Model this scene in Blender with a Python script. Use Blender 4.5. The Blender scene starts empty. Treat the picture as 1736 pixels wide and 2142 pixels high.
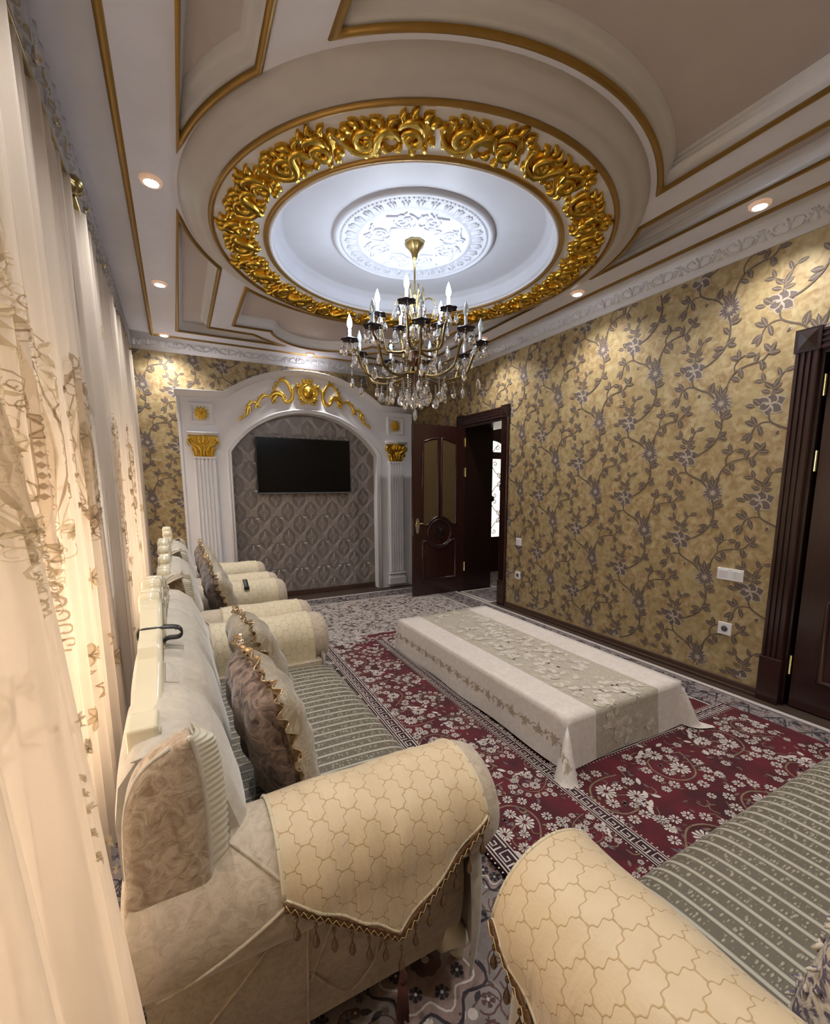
import bpy, math, random
from mathutils import Vector, Matrix
from mathutils.geometry import tessellate_polygon
PI = math.pi
sc = bpy.context.scene
col = sc.collection
rnd = random.Random(7)

# ------------------------------------------------------------------ camera
F = 925.9; YAW, PITCH, ROLL, PY = 0.48884, 0.145579, -0.003579, 1153.24
fw = Vector((math.sin(YAW)*math.cos(PITCH), math.cos(YAW)*math.cos(PITCH), -math.sin(PITCH)))
rt = Vector((math.cos(YAW), -math.sin(YAW), 0)); up = rt.cross(fw)
r2 = rt*math.cos(ROLL)+up*math.sin(ROLL); u2 = up*math.cos(ROLL)-rt*math.sin(ROLL)
cd = bpy.data.cameras.new('camera'); cam = bpy.data.objects.new('camera', cd); col.objects.link(cam)
cam.matrix_world = Matrix(((r2.x, u2.x, -fw.x, 0), (r2.y, u2.y, -fw.y, 0), (r2.z, u2.z, -fw.z, 1.4), (0, 0, 0, 1)))
cd.sensor_fit = 'HORIZONTAL'; cd.sensor_width = 36; cd.lens = F/1736*36
cd.shift_y = (PY-1071)/1736; cd.clip_start = 0.02; cd.clip_end = 60
sc.camera = cam

# ------------------------------------------------------------------ world, exposure
w = bpy.data.worlds.new('world'); sc.world = w; w.use_nodes = True
bg = w.node_tree.nodes['Background']; bg.inputs[0].default_value = (1.0, 0.80, 0.56, 1); bg.inputs[1].default_value = 1.6
sc.view_settings.view_transform = 'Standard'; sc.view_settings.look = 'None'
sc.view_settings.gamma = 1; sc.view_settings.use_curve_mapping = False
sc.view_settings.exposure = 0.42

# ------------------------------------------------------------------ large lights: daylight entering by the two windows, spill from the open hallway
def area(name, loc, rot, sx, sy, power, color):
    l = bpy.data.lights.new(name, 'AREA'); l.shape = 'RECTANGLE'; l.size = sx; l.size_y = sy; l.energy = power; l.color = color
    o = bpy.data.objects.new(name, l); o.location = loc; o.rotation_euler = rot; col.objects.link(o); return o
P_WIN = 36; P_BULB = 5.4; P_SPOT = 50
area('window_daylight', (-0.78, 1.45, 0.95), (0, -PI/2, 0), 1.2, 1.8, P_WIN, (1.0, 0.75, 0.50))
area('window_daylight', (-0.78, 4.3, 0.95), (0, -PI/2, 0), 1.2, 1.6, P_WIN*0.7, (1.0, 0.76, 0.52))
area('hallway_lamp', (4.4, 4.9, 2.7), (0, 0, 0), 0.6, 0.6, 6, (1.0, 0.95, 0.9))

# ------------------------------------------------------------------ helpers
WM = {}
def wmat(o):
    return WM.get(o.name, Matrix.Identity(4))
def tag(o, label=None, cat=None, group=None, kind=None):
    if label: o['label'] = label
    if cat: o['category'] = cat
    if group: o['group'] = group
    if kind: o['kind'] = kind
    return o
def thing(name, label, cat, loc=(0, 0, 0), rz=0, group=None, kind=None):
    o = bpy.data.objects.new(name, None); col.objects.link(o); o.empty_display_size = .1
    o.location = loc; o.rotation_euler = (0, 0, rz)
    WM[o.name] = Matrix.Translation(loc) @ Matrix.Rotation(rz, 4, 'Z')
    return tag(o, label, cat, group, kind)
class MB:
    def __init__(s): s.v = []; s.f = []; s.m = []; s.uv = []; s.s = []
    def add(s, vs, fs, m=0, uv=None, smooth=True):
        b = len(s.v); s.v += [tuple(p) for p in vs]
        s.uv += [tuple(p) for p in uv] if uv else [(p[0], p[1]) for p in vs]
        for f in fs: s.f.append([b+i for i in f]); s.m.append(m); s.s.append(smooth)
        return s
    def box(s, x0, x1, y0, y1, z0, z1, m=0):
        v = [(x0, y0, z0), (x1, y0, z0), (x1, y1, z0), (x0, y1, z0), (x0, y0, z1), (x1, y0, z1), (x1, y1, z1), (x0, y1, z1)]
        return s.add(v, [(3, 2, 1, 0), (4, 5, 6, 7), (0, 1, 5, 4), (1, 2, 6, 5), (2, 3, 7, 6), (3, 0, 4, 7)], m, smooth=False)
    def grid(s, nu, nv, fn, m=0, uvf=None, cu=False, cv=False, smooth=True):
        vs = []; uv = []
        for i in range(nu+1):
            for j in range(nv+1):
                u, v = i/nu, j/nv; vs.append(fn(u, v)); uv.append(uvf(u, v) if uvf else (u, v))
        fs = [(i*(nv+1)+j, (i+1)*(nv+1)+j, (i+1)*(nv+1)+j+1, i*(nv+1)+j+1) for i in range(nu) for j in range(nv)]
        return s.add(vs, fs, m, uv, smooth)
    def tube(s, pts, r, n=8, m=0, cap=True):
        pts = [Vector(p) for p in pts]; k = len(pts); vs = []; N = None
        for i, p in enumerate(pts):
            t = (pts[min(i+1, k-1)]-pts[max(i-1, 0)])
            if t.length < 1e-9: t = Vector((0, 0, 1))
            t.normalize()
            if N is None: N = t.orthogonal().normalized()
            else:
                N = N-t*N.dot(t); N = N.normalized() if N.length > 1e-6 else t.orthogonal().normalized()
            B = t.cross(N); rr = r[i] if isinstance(r, (list, tuple)) else r
            for j in range(n):
                a = 2*PI*j/n; vs.append(p+N*(math.cos(a)*rr)+B*(math.sin(a)*rr))
        fs = [(i*n+j, i*n+(j+1) % n, (i+1)*n+(j+1) % n, (i+1)*n+j) for i in range(k-1) for j in range(n)]
        if cap: fs += [tuple(range(n-1, -1, -1)), tuple(range((k-1)*n, k*n))]
        return s.add(vs, fs, m)
    def lathe(s, prof, c=(0, 0, 0), n=24, m=0, mod=None, smooth=True, axis='z'):
        vs = []
        for (r, z) in prof:
            for j in range(n):
                a = 2*PI*j/n; rr = r*(mod(a, z) if mod else 1); x, y = math.cos(a)*rr, math.sin(a)*rr
                if axis == 'z': vs.append((c[0]+x, c[1]+y, c[2]+z))
                elif axis == 'x': vs.append((c[0]+z, c[1]+x, c[2]+y))
                else: vs.append((c[0]+x, c[1]+z, c[2]+y))
        k = len(prof)
        fs = [(i*n+j, i*n+(j+1) % n, (i+1)*n+(j+1) % n, (i+1)*n+j) for i in range(k-1) for j in range(n)]
        if .2 > prof[0][0] > 1e-5: fs.append(tuple(range(n)))
        if .2 > prof[-1][0] > 1e-5: fs.append(tuple(range((k-1)*n, k*n)))
        return s.add(vs, fs, m, smooth=smooth)
    def poly(s, pts, mf, d0, d1, m=0):
        # closed 2D outline made solid between heights d0 and d1
        n = len(pts); a = [mf(p[0], p[1], d0) for p in pts]; b = [mf(p[0], p[1], d1) for p in pts]
        fs = [tuple(range(n)), tuple(range(2*n-1, n-1, -1))]+[(i, (i+1) % n, n+(i+1) % n, n+i) for i in range(n)]
        return s.add(a+b, fs, m, smooth=False)
    def flat(s, pts, mf, d, m=0):
        return s.add([mf(p[0], p[1], d) for p in pts], [tuple(range(len(pts)))], m, [(p[0], p[1]) for p in pts], smooth=False)
    def line(s, pts, wd, mf, d, m=0):
        # flat ribbon along a 2D polyline
        k = len(pts); vs = []; uv = []
        for i in range(k):
            ax, ay = pts[max(i-1, 0)]; bx, by = pts[min(i+1, k-1)]; tx, ty = bx-ax, by-ay; L = math.hypot(tx, ty) or 1
            ww = (wd[i] if isinstance(wd, (list, tuple)) else wd)/2; nx, ny = -ty/L*ww, tx/L*ww
            x, y = pts[i]; vs += [mf(x+nx, y+ny, d), mf(x-nx, y-ny, d)]; uv += [(x, y)]*2
        return s.add(vs, [(2*i, 2*i+1, 2*i+3, 2*i+2) for i in range(k-1)], m, uv, smooth=False)
    def relief(s, pts, wd, ht, mf, m=0, base=0.0, X=((-1, 0), (-.96, .45), (-.5, .9), (0, .72), (.5, .9), (.96, .45), (1, 0))):
        # carved ribbon: rounded cross section of half width wd and height ht standing on a surface
        k = len(pts); vs = []; q = len(X)
        for i in range(k):
            ax, ay = pts[max(i-1, 0)]; bx, by = pts[min(i+1, k-1)]; tx, ty = bx-ax, by-ay; L = math.hypot(tx, ty) or 1
            ww = wd[i] if isinstance(wd, (list, tuple)) else wd; hh = ht[i] if isinstance(ht, (list, tuple)) else ht
            nx, ny = -ty/L*ww, tx/L*ww; x, y = pts[i]
            for (o, h) in X: vs.append(mf(x+nx*o, y+ny*o, base*(1 if h > 0 else 0)+h*hh))
        fs = [(i*q+j, i*q+j+1, (i+1)*q+j+1, (i+1)*q+j) for i in range(k-1) for j in range(q-1)]
        fs += [tuple(range(q-1, -1, -1)), tuple(range((k-1)*q, k*q))]
        return s.add(vs, fs, m)
    def sweep(s, path, prof, mf, closed=True, m=0, smooth=True):
        # moulding: profile of (offset to the left of the path, height) carried along a 2D path with mitred corners
        n = len(path); q = len(prof); vs = []
        for i in range(n):
            p = Vector(path[i]); a = Vector(path[i-1]) if (closed or i > 0) else None; b = Vector(path[(i+1) % n]) if (closed or i < n-1) else None
            d1 = (p-a).normalized() if a is not None else (b-p).normalized(); d2 = (b-p).normalized() if b is not None else d1
            n1 = Vector((-d1.y, d1.x)); n2 = Vector((-d2.y, d2.x)); nn = n1+n2; L = nn.length
            nn = nn/L if L > 1e-6 else n1; k = 1/max(nn.dot(n1), 0.3)
            for (o, h) in prof: vs.append(mf(p.x+nn.x*o*k, p.y+nn.y*o*k, h))
        rr = n if closed else n-1
        fs = [(i*q+j, i*q+j+1, ((i+1) % n)*q+j+1, ((i+1) % n)*q+j) for i in range(rr) for j in range(q-1)]
        if not closed: fs += [tuple(range(q-1, -1, -1)), tuple(range((n-1)*q, n*q))]
        return s.add(vs, fs, m, smooth=smooth)
    def build(s, name, mats, parent=None, local=False, origin=None, auto=True):
        me = bpy.data.meshes.new(name)
        if parent is not None and not local: inv = wmat(parent).inverted(); vs = [inv @ Vector(v) for v in s.v]
        elif parent is None and not local:
            if origin is None:
                xs = [v[0] for v in s.v]; ys = [v[1] for v in s.v]; zs = [v[2] for v in s.v]
                origin = ((min(xs)+max(xs))/2, (min(ys)+max(ys))/2, min(zs))
            vs = [(v[0]-origin[0], v[1]-origin[1], v[2]-origin[2]) for v in s.v]
        else: vs = s.v
        me.from_pydata([tuple(v) for v in vs], [], s.f)
        if not isinstance(mats, (list, tuple)): mats = [mats]
        for m in mats: me.materials.append(m)
        me.polygons.foreach_set('material_index', s.m); me.polygons.foreach_set('use_smooth', s.s)
        uvl = me.uv_layers.new(name='UVMap'); li = [0]*len(me.loops); me.loops.foreach_get('vertex_index', li)
        flat = []
        for i in li: flat += s.uv[i][:2]
        uvl.data.foreach_set('uv', flat); me.validate()
        o = bpy.data.objects.new(name, me); col.objects.link(o)
        if parent is not None: o.parent = parent; WM[o.name] = wmat(parent)
        elif origin is not None: o.location = origin; WM[o.name] = Matrix.Translation(origin)
        return o
def children(o): return [c for c in bpy.data.objects if c.parent == o]
def copy_tree(o, parent=None, kids=None):
    if kids is None:
        kids = {}
        for c in bpy.data.objects:
            if c.parent: kids.setdefault(c.parent.name, []).append(c)
    c = o.copy(); col.objects.link(c)
    if parent is not None: c.parent = parent
    for ch in kids.get(o.name, []): copy_tree(ch, c, kids)
    return c
def bevel(o, wd=.004, seg=2):
    m = o.modifiers.new('bevel', 'BEVEL'); m.width = wd; m.segments = seg; m.limit_method = 'ANGLE'; m.angle_limit = .6; return o
def struct(o): o['kind'] = 'structure'; return o
def arc(cx, cy, r, a0, a1, n=16, ry=None):
    return [(cx+math.cos(a0+(a1-a0)*i/n)*r, cy+math.sin(a0+(a1-a0)*i/n)*(ry or r)) for i in range(n+1)]
def spiral(cx, cy, r0, r1, a0, a1, n=18):
    return [(cx+math.cos(a0+(a1-a0)*i/n)*(r0+(r1-r0)*i/n), cy+math.sin(a0+(a1-a0)*i/n)*(r0+(r1-r0)*i/n)) for i in range(n+1)]
def bez(p0, p1, p2, p3, n=10):
    o = []
    for i in range(n+1):
        t = i/n; a = (1-t)**3; b = 3*t*(1-t)**2; c = 3*t*t*(1-t); d = t**3
        o.append(tuple(a*p0[k]+b*p1[k]+c*p2[k]+d*p3[k] for k in range(len(p0))))
    return o
def smooth_pts(P, n=5):
    # Catmull-Rom through the points
    o = []; k = len(P)
    for i in range(k-1):
        p0, p1, p2, p3 = P[max(i-1, 0)], P[i], P[i+1], P[min(i+2, k-1)]
        for j in range(n):
            t = j/n
            o.append(tuple(.5*(2*p1[c]+(p2[c]-p0[c])*t+(2*p0[c]-5*p1[c]+4*p2[c]-p3[c])*t*t+(3*p1[c]-p0[c]-3*p2[c]+p3[c])*t**3) for c in range(len(p1))))
    o.append(tuple(P[-1])); return o
def taper(n, w0, w1, w2, mid=.4):
    return [w0+(w1-w0)*(i/n/mid) if i/n < mid else w1+(w2-w1)*((i/n-mid)/(1-mid)) for i in range(n+1)]
def petal(cx, cy, a, L, W, n=4, tip=.9):
    # pointed leaf outline starting at (cx,cy)
    up_ = []; dn = []
    for i in range(n+1):
        t = i/n; wd = W/2*math.sin(PI*min(1, t*tip+.06))**.8 if i not in (0,) else W*.06
        if i == n: wd = W*.02
        x = t*L
        up_.append((cx+math.cos(a)*x-math.sin(a)*wd, cy+math.sin(a)*x+math.cos(a)*wd)); dn.append((cx+math.cos(a)*x+math.sin(a)*wd, cy+math.sin(a)*x-math.cos(a)*wd))
    return up_+dn[::-1]
def rpetal(cx, cy, a, r0, r1, w0, w1):
    # blunt petal between two radii
    c, s = math.cos(a), math.sin(a)
    P = [(r0, -w0/2), (r1*.85, -w1/2), (r1, -w1*.22), (r1, w1*.22), (r1*.85, w1/2), (r0, w0/2)]
    return [(cx+x*c-y*s, cy+x*s+y*c) for x, y in P]
def ss(x): x = max(0, min(1, x)); return x*x*(3-2*x)

# ------------------------------------------------------------------ materials
class NT:
    def __init__(s, name):
        s.mat = bpy.data.materials.new(name); s.mat.use_nodes = True; s.t = s.mat.node_tree; s.n = s.t.nodes; s.b = s.n['Principled BSDF']; s.out = s.n['Material Output']
    def node(s, typ, **k):
        n = s.n.new(typ)
        for a, v in k.items(): setattr(n, a, v)
        return n
    def put(s, sock, v):
        if v is None: return
        if isinstance(v, bpy.types.NodeSocket): s.t.links.new(v, sock)
        else: sock.default_value = v
    def m(s, op, a, b=None, c=None):
        n = s.node('ShaderNodeMath', operation=op); s.put(n.inputs[0], a); s.put(n.inputs[1], b); s.put(n.inputs[2], c); return n.outputs[0]
    def co(s, kind='Object', scale=None):
        n = s.node('ShaderNodeTexCoord'); o = n.outputs[kind]
        if scale:
            mp = s.node('ShaderNodeMapping'); mp.inputs['Scale'].default_value = scale; s.t.links.new(o, mp.inputs[0]); o = mp.outputs[0]
        return o
    def noise(s, vec, scale=5, detail=4, rough=.5, dist=0):
        n = s.node('ShaderNodeTexNoise'); s.put(n.inputs['Vector'], vec); n.inputs['Scale'].default_value = scale; n.inputs['Detail'].default_value = detail
        n.inputs['Roughness'].default_value = rough; n.inputs['Distortion'].default_value = dist; return n.outputs[0]
    def voro(s, vec, scale, feature='F1', rand=1):
        n = s.node('ShaderNodeTexVoronoi', feature=feature); s.put(n.inputs['Vector'], vec); n.inputs['Scale'].default_value = scale; n.inputs['Randomness'].default_value = rand; return n
    def ramp(s, fac, stops, interp='LINEAR'):
        n = s.node('ShaderNodeValToRGB'); n.color_ramp.interpolation = interp; e = n.color_ramp.elements
        while len(e) > 1: e.remove(e[-1])
        for i, (p, c) in enumerate(stops):
            x = e[0] if i == 0 else e.new(p)
            x.position = p; x.color = (c, c, c, 1) if isinstance(c, (int, float)) else tuple(c)+(1,)
        s.put(n.inputs[0], fac); return n.outputs[0]
    def mix(s, fac, a, b):
        n = s.node('ShaderNodeMix', data_type='RGBA'); s.put(n.inputs[0], fac)
        s.put(n.inputs[6], a if isinstance(a, bpy.types.NodeSocket) else tuple(a)+(1,)); s.put(n.inputs[7], b if isinstance(b, bpy.types.NodeSocket) else tuple(b)+(1,)); return n.outputs[2]
    def bump(s, h, strength=.3, dist=.01):
        n = s.node('ShaderNodeBump'); n.inputs['Strength'].default_value = strength; n.inputs['Distance'].default_value = dist
        s.put(n.inputs['Height'], h); s.put(s.b.inputs['Normal'], n.outputs[0])
    def set(s, color=None, rough=None, metal=None, **k):
        if color is not None: s.put(s.b.inputs['Base Color'], color if isinstance(color, bpy.types.NodeSocket) else tuple(color)+(1,))
        s.put(s.b.inputs['Roughness'], rough); s.put(s.b.inputs['Metallic'], metal)
        for a, v in k.items(): s.put(s.b.inputs[a.replace('_', ' ')], v)
        return s.mat
def simple(name, c, rough=.5, metal=0, var=.06, scale=8, bump=.0, bs=60, **k):
    t = NT(name); o = t.co(); n = t.noise(o, scale, 3)
    cc = t.mix(n, [x*(1-var) for x in c], [min(1, x*(1+var)) for x in c])
    if bump: t.bump(t.noise(o, bs, 4), bump, .004)
    return t.set(cc, rough, metal, **k)
M = {}
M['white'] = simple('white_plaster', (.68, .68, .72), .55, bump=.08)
M['cool_white'] = simple('cool_cast_white_paint', (.72, .74, .87), .5, bump=.06)  # white ceiling paint with the cool cast of the light tinted in
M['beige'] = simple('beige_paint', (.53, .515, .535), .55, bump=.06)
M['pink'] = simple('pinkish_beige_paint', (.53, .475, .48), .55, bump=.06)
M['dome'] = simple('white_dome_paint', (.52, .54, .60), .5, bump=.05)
M['gold'] = simple('gold_leaf', (.72, .46, .07), .28, 1, var=.2, scale=30, bump=.25, bs=40)
M['goldline'] = simple('gold_paint', (.34, .205, .06), .42, .75, var=.12, scale=20)
M['brass'] = simple('aged_brass', (.36, .28, .12), .3, 1, var=.2, scale=20)
M['bronze'] = simple('gilded_bronze', (.20, .14, .06), .26, 1, var=.3, scale=40)
M['iron'] = simple('black_iron', (.012, .010, .010), .5, .3)
M['silver'] = simple('silver_relief_print', (.38, .35, .335), .34, .5)
M['niche'] = simple('taupe_vinyl_wallpaper', (.215, .185, .175), .42, .35, var=.2, scale=3, bump=.15, bs=200)
M['cream_lacquer'] = simple('cream_lacquered_wood', (.66, .60, .44), .14, var=.08, scale=6, Coat_Weight=.6)
M['plastic'] = simple('white_plastic', (.72, .72, .74), .3)
M['slot'] = simple('grey_slot', (.12, .12, .13), .5)
M['black'] = simple('black_plastic', (.008, .008, .009), .35)
M['screen'] = simple('black_screen', (.003, .003, .004), .22, var=.01, Specular_IOR_Level=.25)
M['strap'] = simple('black_leather', (.010, .010, .011), .45, bump=.3)
M['edge'] = simple('cream_carpet_binding', (.44, .40, .37), .9, bump=.4, bs=300)
M['darkfloor'] = simple('brown_floor', (.05, .03, .022), .5)
M['chrome'] = simple('chrome', (.75, .72, .68), .12, 1)
M['sill'] = simple('painted_wall', (.55, .50, .44), .7, bump=.1)
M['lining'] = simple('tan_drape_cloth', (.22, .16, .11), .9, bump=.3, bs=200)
M['tassel'] = simple('burgundy_tassel_thread', (.075, .018, .012), .9, var=.3, scale=200, bump=.6, bs=300)
M['braid'] = simple('bronze_braid', (.13, .060, .022), .6, .25, var=.4, scale=150, bump=.8, bs=250)
M['thread'] = simple('gold_thread', (.55, .40, .18), .4, .6)
M['bead'] = simple('bronze_bead', (.30, .20, .12), .16, .9, var=.2)
M['candle'] = simple('silver_candle_sleeve', (.62, .64, .68), .25, .4)
M['pan'] = simple('dark_bronze_pan', (.045, .035, .04), .4, .8)
M['amber'] = simple('dark_red_glass', (.10, .025, .015), .15, .0)
def wood(name, a, b, rough=.28):
    t = NT(name); o = t.co('Object', (9, 9, .7)); n = t.noise(o, 3, 6, .6, 1.5)
    t.bump(n, .05, .002); M[name] = t.set(t.mix(n, a, b), rough, 0, Coat_Weight=.35, Coat_Roughness=.15)
wood('mahogany', (.014, .0045, .0035), (.040, .010, .007))
wood('mahogany_dark', (.008, .003, .0028), (.022, .007, .005))
wood('skirting', (.045, .022, .014), (.075, .038, .022), .4)
# glass
t = NT('clear_crystal'); M['crystal'] = t.set((.95, .97, 1), .02, 0, Transmission_Weight=.92, IOR=1.55, Emission_Color=(0.75, 0.85, 1, 1), Emission_Strength=0.0)
t = NT('bulb_glass_unlit'); M['bulb_off'] = t.set((.75, .85, .86), .08, 0, Transmission_Weight=.5)
t = NT('bulb_lit'); M['bulb_on'] = t.set((1, 1, 1), .3, 0, Emission_Color=(.86, .92, 1, 1), Emission_Strength=22)
t = NT('spot_lens'); M['lens'] = t.set((1, 1, 1), .3, 0, Emission_Color=(1, .95, .88, 1), Emission_Strength=25)
t = NT('spot_glass'); o = t.co(); M['spotring'] = t.set((.75, .55, .45), .1, .2, Emission_Color=(1, .62, .4, 1), Emission_Strength=.22)
t = NT('amber_door_glass'); o = t.co('Object', (3, 3, 1)); M['doorglass'] = t.set(t.mix(t.noise(o, 60, 3), (.07, .045, .022), (.13, .085, .035)), .3, 0, Transmission_Weight=.1)
t = NT('frosted_lit_glass'); M['hallglass'] = t.set((.9, .86, .8), .5, 0, Emission_Color=(1, .93, .80, 1), Emission_Strength=1.0)
t = NT('window_glass'); M['glass'] = t.set((.95, .97, 1), .02, 0, Transmission_Weight=1.0, IOR=1.45)
# wallpaper ground
t = NT('ochre_wallpaper'); o = t.co('Object')
n1 = t.noise(o, 24, 3, .5, .5); n2 = t.noise(o, 5, 3); n3 = t.noise(o, 60, 3)
c1 = t.ramp(n1, [(.30, (.26, .17, .075)), (.47, (.35, .25, .125)), (.56, (.41, .315, .17)), (.72, (.46, .385, .22))])
c2 = t.mix(t.ramp(n2, [(.4, 0), (.65, .5)]), c1, (.345, .275, .13))
t.bump(n3, .15, .002); M['wallpaper'] = t.set(c2, .48, .18)
M['vine'] = simple('wallpaper_vine_print', (.115, .083, .062), .5, .1, var=.25, scale=60)
M['vinelight'] = simple('wallpaper_outline_print', (.40, .335, .27), .5, .1, var=.15, scale=60)
M['vinedark'] = simple('wallpaper_petal_print', (.130, .102, .092), .45, .1, var=.35, scale=90)
# upholstery
def velvet(name, a, b, scale=9, dist=1.6, bump=.5):
    t = NT(name); o = t.co('Object'); n = t.noise(o, scale, 6, .62, dist); n2 = t.noise(o, 120, 2)
    c = t.mix(t.ramp(n, [(.36, 0), (.62, 1)]), a, b)
    h = t.m('ADD', t.m('MULTIPLY', n, 1.0), t.m('MULTIPLY', n2, .15)); t.bump(h, bump, .006)
    M[name] = t.set(c, .72, 0, Sheen_Weight=.35, Sheen_Roughness=.4)
velvet('velvet', (.38, .305, .225), (.49, .41, .315), 45, .9, .5)
velvet('velvet_pale', (.42, .375, .31), (.50, .455, .385), 30, .9, .3)
velvet('brocade', (.25, .17, .105), (.47, .38, .28), 34, 1.3, .9)
velvet('brown_velvet', (.035, .014, .010), (.30, .215, .17), 24, 1.4, .9)
velvet('dark_velvet', (.022, .014, .012), (.20, .15, .13), 24, 1.4, .9)
t = NT('pleated_satin'); M['pleat'] = t.set((.50, .46, .36), .35, 0, Sheen_Weight=.3)
def lattice(name, base, lo, linec, pitch=.05):
    t = NT(name); uv = t.co('UV'); sep = t.node('ShaderNodeSeparateXYZ'); t.put(sep.inputs[0], uv)
    k = 1/(pitch*math.sqrt(2)); u = t.m('MULTIPLY', t.m('ADD', sep.outputs[0], sep.outputs[1]), k); v = t.m('MULTIPLY', t.m('SUBTRACT', sep.outputs[0], sep.outputs[1]), k)
    def fam(a, b):
        s1 = t.m('MULTIPLY', t.m('SINE', t.m('MULTIPLY', b, 2*PI)), .13); s2 = t.m('MULTIPLY', t.m('SINE', t.m('MULTIPLY', b, 6*PI)), .045)
        d = t.m('SUBTRACT', a, t.m('ADD', s1, s2)); return t.m('ABSOLUTE', t.m('SUBTRACT', t.m('FRACT', t.m('ADD', d, .5)), .5))
    d = t.m('MINIMUM', fam(u, v), fam(v, u))
    ln = t.ramp(d, [(.0, 1), (.012, 1), (.030, 0)])
    o = t.co('Object'); n = t.noise(o, 9, 4, .5, .8); wr = t.noise(t.co('UV', (1.3, .3, 1)), 17, 2, .5, .6)
    c = t.mix(n, lo, base); c = t.mix(ln, c, linec)
    h = t.m('ADD', t.m('MULTIPLY', ln, .20), t.m('ADD', t.m('MULTIPLY', wr, 1.5), t.m('MULTIPLY', t.noise(o, 150, 2), .15))); t.bump(h, .5, .008)
    M[name] = t.set(c, .5, 0, Sheen_Weight=.4, Sheen_Roughness=.4)
lattice('cover', (.62, .50, .33), (.50, .375, .225), (.42, .28, .13), .052)
lattice('cover_plain', (.58, .50, .35), (.52, .44, .29), (.36, .28, .18), .046)
# striped seat: u across the stripes
t = NT('striped_seat'); uv = t.co('UV'); sep = t.node('ShaderNodeSeparateXYZ'); t.put(sep.inputs[0], uv)
fr = t.m('FRACT', t.m('MULTIPLY', sep.outputs[0], 1/.046)); band = t.ramp(fr, [(.0, 0), (.06, 1), (.24, 1), (.32, 0), (1, 0)])
om = t.node('ShaderNodeMapping'); om.inputs['Scale'].default_value = (1/.046, 1/.018, 1); t.put(om.inputs[0], uv)
vo = t.voro(om.outputs[0], 2.3, 'F1', .9); dots = t.ramp(vo.outputs['Distance'], [(.30, 1), (.46, 0)])
mid = t.ramp(fr, [(.36, 0), (.42, 1), (.88, 1), (.95, 0)]); dots = t.m('MULTIPLY', dots, mid); nz = t.noise(t.co('Object'), 40, 4)
dk = t.mix(nz, (.078, .064, .043), (.125, .105, .070)); c = t.mix(dots, dk, (.27, .245, .185)); c = t.mix(band, c, (.36, .34, .27))
t.bump(t.m('ADD', band, t.m('MULTIPLY', dots, .3)), .8, .006); M['seat'] = t.set(c, .5, 0, Sheen_Weight=.3, Sheen_Roughness=.3)
# satin with flowers
t = NT('champagne_satin'); o = t.co('Object'); n = t.noise(o, 9, 5, .6, 2.5); c = t.ramp(n, [(.4, (.27, .215, .14)), (.5, (.44, .38, .28)), (.52, (.25, .2, .13)), (.6, (.42, .36, .27))])
t.bump(n, .3, .005); M['satin'] = t.set(c, .32, .1, Sheen_Weight=.3)
t = NT('gold_sequin_ruffle'); o = t.co('Object'); vo = t.voro(o, 55, 'F1'); c = t.ramp(vo.outputs['Distance'], [(.2, (.06, .035, .02)), (.28, (.62, .47, .30)), (.6, (.50, .36, .22))])
t.bump(vo.outputs['Distance'], .5, .006); M['sequin'] = t.set(c, .22, .75)
t = NT('purple_cream_chenille'); o = t.co('Object'); n = t.noise(o, 30, 5, .6, 2); c = t.ramp(n, [(.42, (.10, .08, .12)), (.5, (.48, .43, .36)), (.7, (.62, .56, .46))]); t.bump(n, .6, .006); M['chenille'] = t.set(c, .8)
# rugs
def pile(name, a, b, scale=6):
    t = NT(name); o = t.co('Object'); n = t.noise(o, scale, 4, .6, .5); t.bump(t.noise(o, 260, 2), .4, .004)
    M[name] = t.set(t.mix(t.ramp(n, [(.35, 0), (.65, 1)]), a, b), .9, 0)
pile('red_pile', (.034, .0012, .004), (.092, .0025, .010)); pile('dark_red_pile', (.016, .003, .006), (.034, .004, .010))
pile('cream_pile', (.42, .37, .34), (.52, .47, .43), 30); pile('olive_pile', (.12, .085, .05), (.20, .14, .09), 30); pile('grey_pile', (.085, .07, .08), (.12, .10, .11), 30)
pile('rose_pile', (.19, .13, .115), (.26, .19, .17), 30); pile('navy_pile', (.020, .016, .022), (.042, .034, .040), 30); pile('brown_pile', (.07, .035, .028), (.11, .06, .05), 30)
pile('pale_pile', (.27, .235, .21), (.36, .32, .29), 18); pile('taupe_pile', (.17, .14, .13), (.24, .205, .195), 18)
# table linen
t = NT('ivory_tablecloth'); o = t.co('Object'); n = t.noise(o, 25, 5, .6, 1.5); t.bump(t.noise(o, 400, 2), .2, .002)
M['linen'] = t.set(t.mix(t.ramp(n, [(.42, 0), (.6, 1)]), (.56, .50, .46), (.62, .565, .525)), .45, 0, Sheen_Weight=.15)
t = NT('beige_floral_band'); o = t.co('Object'); n = t.noise(o, 12, 5, .6, 3); M['clothband'] = t.set(t.ramp(n, [(.38, (.40, .36, .29)), (.5, (.34, .30, .235)), (.52, (.46, .42, .36)), (.66, (.37, .33, .26))]), .4)
M['rose_print'] = simple('pale_rose_print', (.54, .50, .44), .4, var=.15, scale=50); M['rose_shade'] = simple('rose_shade_print', (.42, .375, .30), .4, var=.2, scale=60)
M['sprig'] = simple('tan_sprig_print', (.34, .275, .20), .5, var=.25, scale=60)
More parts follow.
